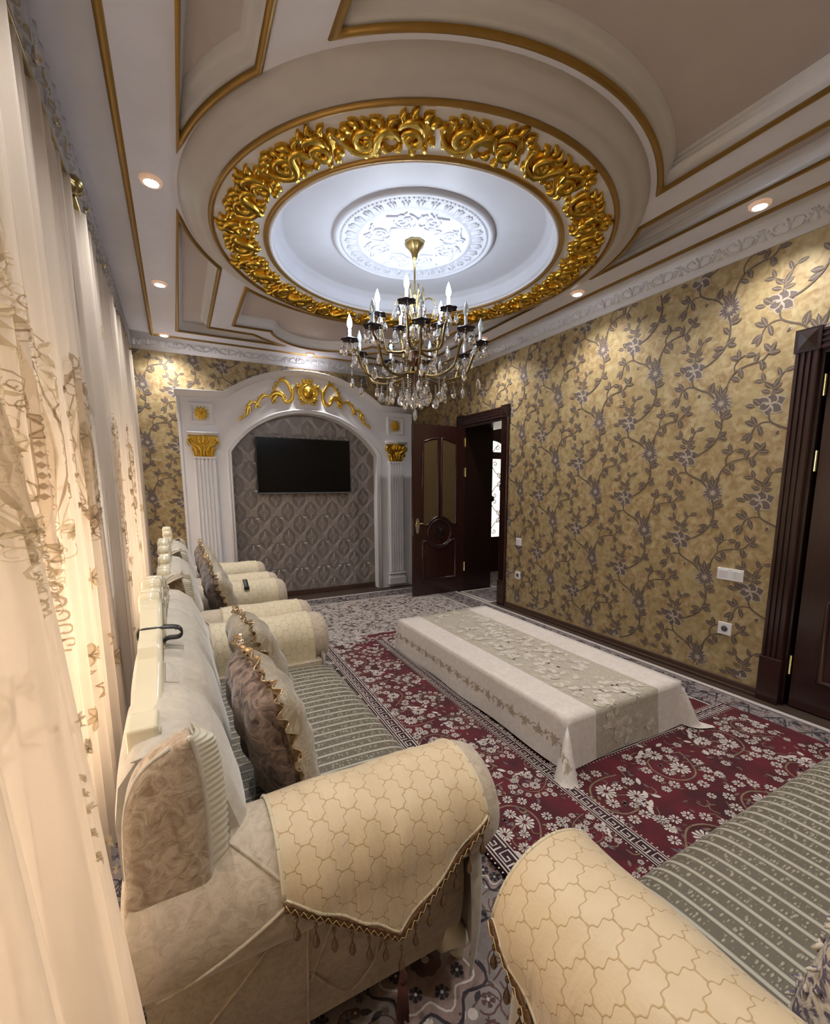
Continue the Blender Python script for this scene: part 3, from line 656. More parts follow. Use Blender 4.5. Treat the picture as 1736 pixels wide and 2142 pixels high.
# near door, closed
dn = struct(thing('door_2', None, None, (XR, .85, 0)))
casing(dn, D2a, D2b)
b = MB(); b.box(XR, XR+.08, D2b-.02, D2b, 0, DZ); b.box(XR, XR+.08, D2a, D2a+.02, 0, DZ); b.box(XR, XR+.08, D2a+.02, D2b-.02, DZ-.02, DZ); b.build('lining', M['mahogany_dark'], dn)
leaf_door(dn, lambda u, v, h: (XR+.02-h, D2b-.045-u, .012+v), .78, 2.10, glassmat=M['mahogany'])
b = MB(); b.box(XR+.10, XR+.12, D2a, D2b, 0, DZ); b.build('back_board', M['mahogany_dark'], dn)
for z in (1.91, 1.48, .22):
    b = MB(); b.lathe([(.008, 0), (.008, .12)], (XR+.004, D2b-.033, z), 10); b.build('hinge', M['brass'], dn)

# --- hallway seen through the far door
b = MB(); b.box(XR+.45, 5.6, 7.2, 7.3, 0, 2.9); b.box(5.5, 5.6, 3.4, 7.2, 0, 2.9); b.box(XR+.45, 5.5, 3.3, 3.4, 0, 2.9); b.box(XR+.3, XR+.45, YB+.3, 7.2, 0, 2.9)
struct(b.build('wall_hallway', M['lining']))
b = MB(); b.box(XR+.45, 5.6, 3.3, 7.3, 2.75, 2.85); struct(b.build('ceiling_hallway', M['white']))
hd = struct(thing('door_3', None, None, (4.42, 5.75, 0))); HY = 5.75
hm = lambda u, v, h: (4.42+u, HY-h, v)
b = MB(); b.poly([(-.62, 0), (-.24, 0), (-.24, 2.75), (-.62, 2.75)], hm, -.05, .02); b.poly([(.30, 0), (1.08, 0), (1.08, 2.75), (.30, 2.75)], hm, -.05, .02)
b.poly([(-.24, 0), (.30, 0), (.30, .58), (-.24, .58)], hm, -.04, .02); b.poly([(-.24, 2.12), (.30, 2.12), (.30, 2.35), (-.24, 2.35)], hm, -.04, .02); b.poly([(-.24, 1.83), (.30, 1.83), (.30, 1.93), (-.24, 1.93)], hm, -.04, .02)
b.poly([(-.24, 2.35), (.30, 2.35), (.30, 2.48), (-.24, 2.48)], hm, -.05, .0)
bevel(b.build('door_frame', M['mahogany_dark'], hd), .004)
b = MB(); b.poly([(-.24, .58), (.30, .58), (.30, 1.83), (-.24, 1.83)], hm, -.02, -.01); b.build('lit_pane', M['hallglass'], hd)
b = MB(); b.poly(arc(.03, 1.93, .27, 0, PI, 14, .18), hm, -.02, -.01); b.build('arched_lit_pane', M['hallglass'], hd)
b = MB(); P = [(-.24, 1.93)]+arc(.03, 1.93, .27, PI, 0, 14, .19)+[(.30, 1.93), (.30, 2.14), (-.24, 2.14)]; b.poly(ccw(P), hm, -.03, 0); b.build('arch_board', M['mahogany_dark'], hd)
def wire(P, r=.006): q.tube([hm(x, y, .012) for x, y in P], r, 6)
q = MB(); wire([(.03, .58), (.03, 1.83)], .005); wire([(-.24, 1.2), (-.24, 1.21)])
for s in (-1, 1):
    for v0, sg in ((.62, 1), (1.20, -1), (1.20, 1), (1.80, -1)):
        wire([(.03+s*x, v0+sg*y) for x, y in spiral(.055, .055, .042, .008, -PI*.9, PI*1.2, 16)], .005)
        wire([(.03+s*x, v0+sg*y) for x, y in smooth_pts([(.0, .10), (.07, .19), (.13, .22), (.16, .29)], 4)], .005)
        wire([(.03+s*x, v0+sg*y) for x, y in spiral(.14, .22, .05, .008, PI*.2, PI*2.6, 16)], .005)
    wire([(.03+s*x, 1.93+y) for x, y in spiral(.10, .06, .045, .008, 0, PI*2.2, 16)], .005); wire([(.03, 1.93), (.03+s*.06, 2.0), (.03+s*.12, 2.06)], .005)
q.build('iron_scrollwork', M['iron'], hd)
b = MB(); b.lathe([(.001, -.05), (.03, -.035), (.038, 0), (.03, .035), (.001, .05)], hm(.03, 1.2, .02), 12); b.box(4.42+.17, 4.42+.27, HY-.045, HY-.02, 1.33, 1.42); b.build('iron_boss', M['iron'], hd)
# ------------------------------------------------------------------ arched plaster surround on the back wall
YP = 5.56
pm = lambda x, z, h: (x, YP-h, z)
por = thing('television_surround', 'white plaster arched surround with gilded ornaments and two fluted pilasters on the far wall', 'wall surround', (1.49, YP, 0))
PC = 1.485
def arch_pts(w_, zs, top, n=24):
    # segmental arch through (-w,zs),(0,top),(w,zs)
    s = top-zs; R = (w_*w_+s*s)/(2*s); cz = top-R; a = math.atan2(zs-cz, w_)
    return arc(PC, cz, R, PI-a, a, n)
IN = arch_pts(.905, 1.80, 2.285)
LEDGE = [(.06, 2.44), (.56, 2.455)]+arch_pts(.925, 2.455, 2.775, 20)[1:-1]+[(2.41, 2.455), (2.91, 2.44)]
b = MB()
outer = [(.06, 0), (PC-.905, 0)]+IN+[(PC+.905, 0), (2.91, 0)]+LEDGE[::-1]
b.add([pm(x, z, 0) for x, z in outer], [tuple(t) for t in tessellate_polygon([[Vector((x, z, 0)) for x, z in outer]])], 0, smooth=False)
n = len(outer); vs = [pm(x, z, 0) for x, z in outer]+[(x, YB-.001, z) for x, z in outer]; b.add(vs, [(i, (i+1) % n, n+(i+1) % n, n+i) for i in range(n)], 0, smooth=False)
b.build('surround_body', M['white'], por)
LP = [(0, 0), (0, .018), (.012, .020), (.016, .032), (.030, .040), (.040, .052), (.052, .056), (.052, .070), (.062, .075), (.066, 0)]
b = MB(); b.sweep([(.045, 2.372)]+[(x, z-.066) for x, z in LEDGE[1:-1]]+[(2.925, 2.376)], LP, lambda x, z, h: pm(x, z, h), False); b.build('stepped_ledge', M['white'], por)
b = MB(); b.sweep([(PC-.905, 0)]+IN+[(PC+.905, 0)], [(0, -.01), (0, .014), (.010, .020), (.018, .014), (.026, .014), (.034, .024), (.046, .020), (.054, .008), (.056, 0)], lambda x, z, h: pm(x, z, h), False); b.build('arch_moulding', M['white'], por)
for x0, x1 in ((.06, .085), (2.885, 2.91)): b = MB(); b.box(x0, x1, YP-.012, YP, 0, 2.37); b.build('edge_strip', M['white'], por)
for px0, px1 in ((.185, .405), (2.555, 2.765)):
    c = (px0+px1)/2; hw = (px1-px0)/2
    pil = MB(); pil.box(px0-.012, px1+.012, YP-.02, YP, .12, 1.72); pil = pil.build('pilaster', M['white'], por)
    f = MB(); P = [(-hw, 0), (-hw, .035), (-hw+.014, .04)]
    for k in range(5):
        x = -hw+.014+(2*hw-.028)*(k+.5)/5; g = (2*hw-.028)/5*.32; P += [(x-g, .04), (x-g*.6, .026), (x, .021), (x+g*.6, .026), (x+g, .04)]
    P += [(hw-.014, .04), (hw, .035), (hw, 0)]; q = len(P)
    f.add([pm(c+x, z, h) for z in (.22, 1.715) for x, h in P], [(i, i+1, q+i+1, q+i) for i in range(q-1)]+[tuple(range(q-1, -1, -1)), tuple(range(q, 2*q))], 0, smooth=False)
    f.build('fluted_shaft', M['white'], pil)
    f = MB(); f.box(c-hw-.025, c+hw+.025, YP-.055, YP, .04, .14); f.box(c-hw-.012, c+hw+.012, YP-.048, YP, .14, .165); f.box(c-hw-.02, c+hw+.02, YP-.052, YP, .185, .205); bevel(f.build('pilaster_base', M['white'], pil), .006)
    f = MB(); f.sweep([(c-hw-.045, 1.965), (c+hw+.045, 1.965)], [(0, 0), (0, .03), (.010, .045), (.018, .048), (.024, .065), (.035, .068), (.036, 0)], lambda x, z, h: pm(x, z, h), False); f.build('abacus', M['white'], pil); f = MB(); f.box(c-hw-.006, c+hw+.006, YP-.05, YP, 1.715, 1.735); f.build('astragal', M['white'], pil)
    cp = MB()
    cp.poly([(c-hw*.88, 1.735), (c+hw*.88, 1.735), (c+hw*1.02, 1.85), (c+hw*1.32, 1.962), (c-hw*1.32, 1.962), (c-hw*1.02, 1.85)], pm, 0, .022)
    def rr(P, w0, h0, bs=.028):
        Q = smooth_pts(P, 4) if len(P) < 10 else P
        cp.relief(Q, taper(len(Q)-1, .5*w0, w0, .3*w0), h0*1.7, lambda x, y, h: pm(c+x, y, h+bs), X=((-1, -.3), (-.9, .45), (-.5, .9), (0, .6), (.5, .9), (.9, .45), (1, -.3)))
    for s in (-1, 1):
        rr([(s*x, 1.905+y) for x, y in spiral(hw*1.1, 0, .045, .008, -PI*.8, PI*1.6, 16)], .012, .022)
        rr([(s*.02, 1.76), (s*.045, 1.83), (s*.10, 1.87), (s*.145, 1.93)], .016, .022)
        rr([(s*.075, 1.742), (s*.08, 1.80), (s*.105, 1.83), (s*.12, 1.80)], .016, .028); rr([(s*.03, 1.742), (s*.03, 1.79), (s*.05, 1.815), (s*.06, 1.79)], .014, .028)
        rr([(s*.02, 1.87), (s*.05, 1.91), (s*.045, 1.95)], .012, .022)
    rr([(0, 1.742), (0, 1.80), (0, 1.86)], .018, .03); rr([(0, 1.88), (0, 1.92), (0, 1.965)], .022, .026)
    cp.build('gilded_capital', M['gold'], pil)
    # rosette frame above
    rz = 2.205; fr = MB(); hw2 = .125; fr.sweep(ccw([(c-hw2, rz-.115), (c+hw2, rz-.115), (c+hw2, rz+.115), (c-hw2, rz+.115)]), [(0, 0), (0, .014), (.008, .018), (.030, .016), (.036, .010), (.040, .002)], lambda x, z, h: pm(x, z, h)); fr = fr.build('rosette_frame', M['white'], por)
    ds = MB()
    for k in range(13):
        for (x, z) in ((c-hw2+.018, rz-.10+k*.0167), (c+hw2-.018, rz-.10+k*.0167), (c-.10+k*.0167, rz-.097), (c-.10+k*.0167, rz+.097)): ds.lathe([(.0055, 0), (.004, -.004), (.0001, -.006)], (x, YP-.016, z), 5, axis='y')
    ds.build('bead_row', M['white'], fr)['kind'] = 'stuff'
    ro = MB()
    for ring, (r0, r1, h0, nn) in enumerate(((.022, .082, .014, 12), (.012, .060, .026, 12), (.005, .034, .036, 8))):
        for k in range(nn):
            a = 2*PI*(k+.5*ring)/nn; Q = [(c+math.cos(a)*r, rz+math.sin(a)*r) for r in (r0, (r0+r1)/2, r1)]
            ro.relief(Q, [.004, .0115 if ring < 2 else .008, .003], [h0*.8, h0, h0*.5], pm)
    ro.lathe([(.001, -.04), (.010, -.034), (.012, -.02)], (c, YP, rz), 10, axis='y'); ro.build('gilded_rosette', M['gold'], fr)
# crest over the arch
ZQ = 2.53
cb = MB(); cb.lathe([(.001, -.055), (.030, -.052), (.055, -.038), (.064, -.018), (.064, 0)], (PC, YP-.012, ZQ), 24, axis='y')
cb.v = [(v[0], v[1], ZQ+(v[2]-ZQ)*1.12) for v in cb.v]; cart = cb.build('gilded_cartouche', M['gold'], por)
q = MB(); q.poly([(PC+x, ZQ+z) for x, z in [(.10*math.cos(a)*(1+.10*math.cos(4*a)), .125*math.sin(a)*(1+.06*math.cos(6*a))) for a in [2*PI*i/40 for i in range(40)]]], pm, 0, .014)
def rq(P, w0, h0, bs=.0, n=5):
    Q = smooth_pts(P, n) if len(P) < 12 else P
    q.relief([(PC+x, ZQ+z) for x, z in Q], taper(len(Q)-1, .7*w0, 1.6*w0, .4*w0), h0*1.2, lambda x, y, h: pm(x, y, h+bs), X=((-1, -.3), (-.9, .45), (-.5, .9), (0, .65), (.5, .9), (.9, .45), (1, -.3)))
q.relief([(PC+x, ZQ+z*1.12) for x, z in arc(0, 0, .075, 0, 2*PI, 30)], .010, .024, lambda x, y, h: pm(x, y, h+.012))
for s in (-1, 1):
    rq([(s*x, .085+z) for x, z in spiral(.105, 0, .030, .006, PI*.1, -PI*1.7, 14)], .011, .026, .012); rq([(s*x, -.095+z) for x, z in spiral(.085, 0, .030, .006, 0, PI*1.8, 14)], .011, .026, .012)
    rq([(s*.10, .06), (s*.115, .0), (s*.09, -.06)], .014, .022, .012); rq([(s*.02, .10), (s*.05, .125), (s*.055, .155)], .012, .02, .012); rq([(s*.03, -.115), (s*.06, -.13), (s*.10, -.135)], .010, .02, .012)
rq([(0, .09), (0, .13), (0, .17)], .018, .026, .012); rq([(-.06, .15), (-.03, .135), (0, .15), (.03, .135), (.06, .15)], .009, .02, .014); rq([(0, -.10), (0, -.125), (0, -.14)], .012, .024, .012)
q.build('carved_frame', M['gold'], cart)
for s in (-1, 1):
    q = MB()
    def r2_(P, w0, h0=.022, n=6): rq([(s*x, z) for x, z in P], w0, h0, .004, n)
    r2_([(.13, .07), (.17, .03), (.19, -.02), (.22, .06), (.27, .115), (.33, .10), (.36, .04), (.40, -.02)], .013)
    r2_([(.19, .03), (.185, -.05), (.21, -.11), (.26, -.13), (.285, -.10), (.265, -.075)], .016, .026)
    r2_([(.285, -.115), (.30, -.06), (.36, -.035), (.42, -.06), (.45, -.11)], .020, .026)
    r2_([(.36, -.06), (.40, -.10), (.43, -.145)], .015); r2_([(.44, -.09), (.50, -.075), (.555, -.11), (.58, -.16), (.585, -.205), (.56, -.215)], .012, .022)
    r2_([(.56, -.13), (.60, -.18), (.62, -.21)], .012); r2_([(.60, -.165), (.65, -.165), (.69, -.20), (.705, -.26), (.715, -.30), (.75, -.335), (.785, -.335)], .011, .020)
    r2_([(.69, -.20), (.675, -.25), (.69, -.29)], .010); r2_([(.755, -.335), (.79, -.355), (.80, -.38)], .010)
    for x, z, a, l in [(.27, .115, 75, .045), (.31, .11, 50, .04), (.35, .06, 20, .045), (.375, .02, 10, .04), (.385, -.005, 40, .03), (.21, .03, 190, .03), (.20, -.07, 200, .03), (.33, -.045, 100, .035), (.37, -.035, 70, .03), (.41, -.055, 60, .03), (.39, -.11, 230, .035), (.42, -.13, 250, .03), (.52, -.085, 80, .035), (.56, -.115, 50, .03), (.58, -.19, 0, .025), (.66, -.17, 75, .03), (.70, -.22, 20, .025), (.71, -.27, 10, .025), (.74, -.33, 80, .025), (.615, -.2, 250, .025)]:
        a = math.radians(a); r2_([(x, z), (x+l*.6*math.cos(a), z+l*.6*math.sin(a)), (x+l*math.cos(a+.5), z+l*math.sin(a+.5))], .010, .018, 3)
    q.build('gilded_scroll', M['gold'], por)
# relief wallpaper in the recess
YN = YB-.012
b = MB(); inner = [(PC-.91, 0.05)]+IN+[(PC+.91, 0.05)]
b.poly(ccw([(PC-.95, .0), (PC+.95, .0), (PC+.95, 2.34), (PC-.95, 2.34)]), lambda x, z, h: (x, YN-h, z), -.011, 0)
nm = lambda x, z, h: (x, YN-h, z)
Pz = .335; Xc = .145
for k in range(-1, 15):
    x0 = PC-.95+k*Xc+.03; sg = 1 if k % 2 else -1
    for j in range(7):
        for seg in range(7):
            Q = []
            for i in range(13):
                z = (seg+i/12)*Pz+.02; ph = 2*PI*z/Pz; ww = .014+.040*abs(math.sin(ph))
                x = x0+sg*.050*math.sin(ph)+(j/6-.5)*ww*1.25
                Q.append((x, z))
            Q = [p for p in Q if p[0] > PC-.93 and p[0] < PC+.93 and p[1] < 2.30]
            if len(Q) > 3: b.relief(Q, [.0032]*len(Q), .0035, nm, 1, X=((-1, 0), (0, 1), (1, 0)))
for k in range(-1, 14):
    for j in range(0, 8):
        cx_ = PC-.95+(k+.5)*Xc+.03; cz_ = (j+(.25 if k % 2 == 0 else .75))*Pz
        if not (PC-.88 < cx_ < PC+.88 and .08 < cz_ < 2.2): continue
        for q_, ww in ((1.35, .004), (.85, .003)):
            D = [(0, .075), (.010, .03), (.038, 0), (.010, -.03), (0, -.075), (-.010, -.03), (-.038, 0), (-.010, .03), (0, .075)]
            b.relief([(cx_+x*q_, cz_+z*q_) for x, z in smooth_pts(D, 2)], ww, .004, nm, 1, X=((-1, 0), (0, 1), (1, 0)))
        for d in (-1, 0, 1): b.relief([(cx_+d*.008, cz_-.022), (cx_+d*.008, cz_+.022)], .002, .003, nm, 1, X=((-1, 0), (0, 1), (1, 0)))
pan = b.build('relief_wallpaper', [M['niche'], M['silver']], por)
b = MB(); b.box(PC-.90, PC+.90, YN-.016, YN, 0, .07); bevel(b.build('recess_skirting', M['skirting'], por), .004)

# ------------------------------------------------------------------ television
tv = thing('television', 'black flat television hung inside the arched wall surround', 'television', (1.445, 5.62, 1.29))
T0, T1, TZ0, TZ1 = .855, 2.03, 1.315, 1.99
b = MB(); b.box(T0+.06, T1-.06, 5.65, 5.695, TZ0+.1, TZ1-.15); b.build('wall_bracket', M['black'], tv)
b = MB(); b.box(T0, T1, 5.615, 5.65, TZ0, TZ1); bevel(b.build('housing', M['black'], tv), .006)
b = MB(); b.box(T0+.010, T1-.010, 5.612, 5.6155, TZ0+.022, TZ1-.010); b.build('screen', M['screen'], tv)
b = MB(); b.box(T0+.005, T1-.005, 5.611, 5.616, TZ0+.003, TZ0+.016); b.build('lower_bezel', M['slot'], tv)

# ------------------------------------------------------------------ switches and sockets on the right wall
def plate(label, cat, yc, zc, wd, ht, kind, name):
    t = thing(name, label, cat, (XR, yc, zc-ht/2))
    b = MB(); b.box(XR-.009, XR-.0005, yc-wd/2, yc+wd/2, zc-ht/2, zc+ht/2); bevel(b.build('cover_plate', M['plastic'], t), .003, 3)
    if kind == 'socket':
        b = MB(); b.lathe([(.0215, -.0095), (.021, -.012), (.019, -.011), (.0185, -.0092), (.001, -.0092)], (XR, yc, zc), 24, axis='x'); b.build('socket_well', M['slot'], t)
        b = MB()
        for s in (-1, 1): b.lathe([(.0028, -.0094), (.0028, -.0100), (.0001, -.0100)], (XR, yc+s*.0095, zc), 8, axis='x')
        b.build('contact_hole', M['black'], t)
    else:
        n = len(kind)
        for k in range(n):
            y0, y1 = kind[k]; b = MB(); b.add([(XR-.0095, y0, zc-ht*.34), (XR-.0095, y1, zc-ht*.34), (XR-.0135, y1, zc+ht*.34), (XR-.0135, y0, zc+ht*.34), (XR-.006, y0, zc-ht*.34), (XR-.006, y1, zc-ht*.34), (XR-.006, y1, zc+ht*.34), (XR-.006, y0, zc+ht*.34)],
                   [(3, 2, 1, 0), (0, 1, 5, 4), (1, 2, 6, 5), (2, 3, 7, 6), (3, 0, 4, 7)], smooth=False); bevel(b.build('rocker', M['plastic'], t), .0015)
plate('small white light switch beside the far door frame', 'switch', 3.785, .785, .085, .085, [(3.755, 3.783), (3.787, 3.815)], 'light_switch')
plate('small white wall socket low beside the far door frame', 'socket', 3.785, .405, .085, .085, 'socket', 'wall_socket')
plate('wide white double light switch near the closer dark door', 'switch', 1.625, .79, .165, .082, [(1.64, 1.695), (1.59, 1.612), (1.555, 1.583)], 'light_switch')
plate('white wall socket under the wide switch near the closer dark door', 'socket', 1.625, .405, .088, .088, 'socket', 'wall_socket')

# ------------------------------------------------------------------ carpets
def flower(b, x, y, r, mf, mp, mcen, n=6, d=.0018, rot=0):
    for k in range(n): b.flat(rpetal(x, y, rot+2*PI*k/n, r*.2, r, r*.25, r*.72), mf, d+k*.00003, mp)
    b.flat([(x+r*.26*math.cos(i), y+r*.26*math.sin(i)) for i in (0, 1.05, 2.1, 3.14, 4.2, 5.24)], mf, d+.0006, mcen)
def persian(bm, x0, x1, y0, y1, mf, dens, rr, colors, vine):
    # scattered rosettes, leaves and vines
    A = (x1-x0)*(y1-y0)
    for _ in range(int(A*dens)):
        x = rr.uniform(x0, x1); y = rr.uniform(y0, y1); k = rr.random(); c = rr.choice(colors)
        if k < .25: flower(bm, x, y, rr.uniform(.012, .026), mf, c, rr.choice(colors), rr.choice((5, 6, 8)), rot=rr.random(), d=.0012+.0004*rr.random())
        elif k < .55:
            a = rr.uniform(0, 6.28); bm.flat(petal(x, y, a, rr.uniform(.025, .05), rr.uniform(.010, .018), 3), mf, .0012+.0004*rr.random(), c)
        else:
            a = rr.uniform(0, 6.28); r = rr.uniform(.02, .05); P = [(x+r*math.cos(a+t), y+r*math.sin(a+t)) for t in (0, .5, 1.0, 1.5, 2.1)]; P.append((P[-1][0]+r*.4*math.cos(a+3.2), P[-1][1]+r*.4*math.sin(a+3.2)))
            if all(x0 < p[0] < x1 and y0 < p[1] < y1 for p in P): bm.line(P, .005, mf, .0009+.0002*rr.random(), vine)
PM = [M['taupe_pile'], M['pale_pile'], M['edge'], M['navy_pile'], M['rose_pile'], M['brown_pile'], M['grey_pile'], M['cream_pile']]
# large beige Persian carpet covering the floor
rr = random.Random(3); b = MB(); cx0, cx1, cy0, cy1 = -.40, 3.215, -.38, 5.36; H0 = .008
b.box(cx0, cx1, cy0, cy1, 0, H0, 2)
gm = lambda x, y, h: (x, y, H0+h)
def rect(b, x0, x1, y0, y1, mf, d, m): b.flat([(x0, y0), (x1, y0), (x1, y1), (x0, y1)], mf, d, m)
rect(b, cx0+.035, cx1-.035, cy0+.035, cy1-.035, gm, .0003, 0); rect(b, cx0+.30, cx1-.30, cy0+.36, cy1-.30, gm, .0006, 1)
for o, wd, m_ in ((.05, .012, 6), (.285, .012, 3), (.30, .008, 2), (.335, .006, 5)):
    P = [(cx0+o, cy0+o), (cx1-o, cy0+o), (cx1-o, cy1-o), (cx0+o, cy1-o), (cx0+o, cy0+o)]
    for i in range(4): b.line([P[i], P[i+1]], wd, gm, .0009, m_)
bo = .06
for (a0, a1, b0, b1) in ((cx0+bo, cx1-bo, cy1-.28, cy1-bo), (cx1-.28, cx1-bo, cy0+.3, cy1-.3), (cx0+bo, cx0+.28, cy0+.3, cy1-.3)):
    persian(b, a0, a1, b0, b1, gm, 950, rr, [3, 3, 6, 5, 4], 3)
for k in range(26):   # zigzag garland of the border
    y = cy0+.4+k*.19; b.line(smooth_pts([(cx1-.08, y), (cx1-.16, y+.05), (cx1-.25, y+.10), (cx1-.16, y+.15), (cx1-.08, y+.19)], 4), .010, gm, .0014, 3)
for k in range(18):
    x = cx0+.3+k*.16; b.line(smooth_pts([(x, cy1-.08), (x+.04, cy1-.16), (x+.08, cy1-.25), (x+.12, cy1-.16), (x+.16, cy1-.08)], 4), .010, gm, .0014, 3)
persian(b, .55, 1.0, 1.72, 3.5, gm, 650, rr, [6, 6, 5, 4, 3], 6); persian(b, cx0+.36, 1.2, 3.5, cy1-.36, gm, 700, rr, [6, 6, 5, 4, 3], 6); persian(b, 1.2, cx1-.33, 3.4, cy1-.36, gm, 700, rr, [6, 6, 5, 4, 3], 6)
# the nearer corner: rose medallions, shade put into the darker taupe ground
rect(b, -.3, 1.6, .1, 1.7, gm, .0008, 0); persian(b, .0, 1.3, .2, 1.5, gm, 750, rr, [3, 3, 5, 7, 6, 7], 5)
for (x, y, r) in ((.55, .98, .16), (.30, .70, .13), (.86, .80, .11), (.95, 1.15, .1)):
    P = [(x+r*(1+.14*math.cos(8*a))*math.cos(a), y+r*(1+.14*math.cos(8*a))*math.sin(a)) for a in [2*PI*i/64 for i in range(64)]]
    b.flat(P, gm, .0020, 4); b.line(P+[P[0]], .008, gm, .0024, 3); b.line([(x+(px-x)*.8, y+(py-y)*.8) for px, py in P+[P[0]]], .006, gm, .0026, 7)
    for k in range(8): flower(b, x+r*.6*math.cos(k*PI/4), y+r*.6*math.sin(k*PI/4), .020, gm, 3, 7, 6, .0028)
    flower(b, x, y, r*.3, gm, 5, 7, 8, .0028)
tag(b.build('persian_carpet', PM), 'large pale taupe and cream floral carpet covering the room floor to the walls', 'carpet')
b = MB(); b.box(3.24, 4.7, 4.18, 4.82, 0, H0, 2); b.box(3.80, 5.45, 4.82, 7.1, 0, H0, 2)
for a in ((3.27, 4.7, 4.21, 4.79), (3.84, 5.40, 4.86, 7.05)): rect(b, *a, gm, .0004, 0); persian(b, *a, gm, 550, rr, [3, 6, 5, 4], 3)
tag(b.build('hallway_carpet', PM), 'grey floral runner carpet passing through the open far doorway', 'carpet')

# red velvet floor mats
def daisy(b, x, y, r, mf, d, n=12, m=1, rot=0):
    for k in range(n):
        a = rot+2*PI*k/n; b.flat(rpetal(x, y, a, r*.24, r*(1 if k % 2 else .92), r*.08, r*3.6/n), mf, d, m)
def half_daisy(b, x, y, r, mf, d, rot):
    for k in range(5):
        a = rot+(k-2)*.42; b.flat(rpetal(x, y, a, r*.25, r, r*.10, r*.34), mf, d, 1)
def wreath(b, x, y, s, rot, mir, mf):
    T = lambda P: [(x+s*((px*mir)*math.cos(rot)-py*math.sin(rot)), y+s*((px*mir)*math.sin(rot)+py*math.cos(rot))) for px, py in P]
    def ln(P, wd, m): b.line(T(smooth_pts(P, 4)), wd*s, mf, .0012, m)
    def dz(px, py, r, n=12): (X, Y), = T([(px, py)]); daisy(b, X, Y, r*s, mf, .0018, n, 1, px*9)
    ln([(-.5, -.35), (-.42, .0), (-.25, .30), (.05, .42), (.35, .32), (.48, .05), (.40, -.22)], .032, 2)
    ln([(.05, -.30), (.02, -.02), (-.05, .12)], .022, 2); ln([(.40, -.22), (.25, -.30), (.18, -.20)], .022, 2); ln([(-.42, 0), (-.3, -.05), (-.22, .05)], .02, 2)
    for k in range(10):
        a = PI*1.02-k*PI*1.35/9; px, py = .02+.60*math.cos(a), .05+.56*math.sin(a); (X, Y), = T([(px, py)]); (U, V), = T([(px+math.cos(a), py+math.sin(a))])
        daisy(b, X, Y, .105*s, mf, .0018, 8, 1, math.atan2(V-Y, U-X))
    dz(-.08, .10, .19); dz(.22, .14, .12, 10); dz(.10, -.38, .17); dz(-.30, -.46, .12, 10); dz(-.18, -.17, .10, 8)
    for px, py, r_ in [(-.64, .46, .10), (.68, -.46, .11), (.66, .54, .09), (-.66, -.56, .09)]: dz(px, py, r_, 10)
    for P in ([(-.66, .40), (-.5, .3), (-.45, .15)], [(.66, -.4), (.55, -.5), (.4, -.55)], [(-.3, -.46), (-.45, -.5), (-.62, -.5)], [(.6, .5), (.5, .55), (.35, .62)]): ln(P, .018, 2)
    for px, py, a, l in [(-.02, -.60, 20, .20), (.22, -.58, 40, .22), (.36, -.42, 10, .20), (-.18, -.62, 200, .2), (.1, -.66, -60, .16)]:
        b.flat(T(petal(px, py, math.radians(a), l, .085, 5)), mf, .0020, 1)
    for px, py, a, l, m in [(.30, -.05, 200, .15, 4), (.33, .02, 120, .12, 3), (-.36, .22, 150, .12, 2), (-.30, -.28, 90, .13, 4), (.0, .30, 10, .12, 2), (.45, -.30, -30, .12, 3), (.52, -.1, 20, .1, 2), (-.5, -.2, 160, .12, 4), (.18, -.02, -40, .12, 3), (-.1, -.34, 150, .10, 2)]:
        b.flat(T(petal(px, py, math.radians(a), l, .055, 4)), mf, .0015, m)
def key_border(b, p0, p1, wd, mf):
    # Greek key between two cream lines, dotted edge
    dx, dy = p1[0]-p0[0], p1[1]-p0[1]; L = math.hypot(dx, dy); tx, ty = dx/L, dy/L; nx, ny = -ty, tx
    T = lambda P: [(p0[0]+tx*s+nx*v, p0[1]+ty*s+ny*v) for s, v in P]
    b.flat(T([(0, -wd/2), (L, -wd/2), (L, wd/2), (0, wd/2)]), mf, .0022, 5)
    for v in (-wd*.46, wd*.46): b.line(T([(0, v), (L, v)]), wd*.055, mf, .0028, 1)
    n = max(1, int(L/(wd*.95))); u = L/n; h = wd*.30
    for k in range(n):
        s = k*u
        b.line(T([(s+.0, -h), (s+u*.86, -h), (s+u*.86, h*.55), (s+u*.36, h*.55), (s+u*.36, -h*.15), (s+u*.60, -h*.15)]), wd*.085, mf, .0028, 1)
        b.line(T([(s+u*.0, h), (s+u*1.0, h)]), wd*.06, mf, .0027, 1); b.line(T([(s+u*.14, h), (s+u*.14, -h*.4)]), wd*.085, mf, .0029, 1)
    for k in range(int(L/.022)):
        for v in (-wd*.62, wd*.62):
            s = (k+.5)*.022; b.flat(T([(s-.003, v-.003), (s+.003, v-.003), (s+.003, v+.003), (s-.003, v+.003)]), mf, .0016, 1)
RM = [M['red_pile'], M['cream_pile'], M['olive_pile'], M['brown_pile'], M['grey_pile'], M['dark_red_pile']]
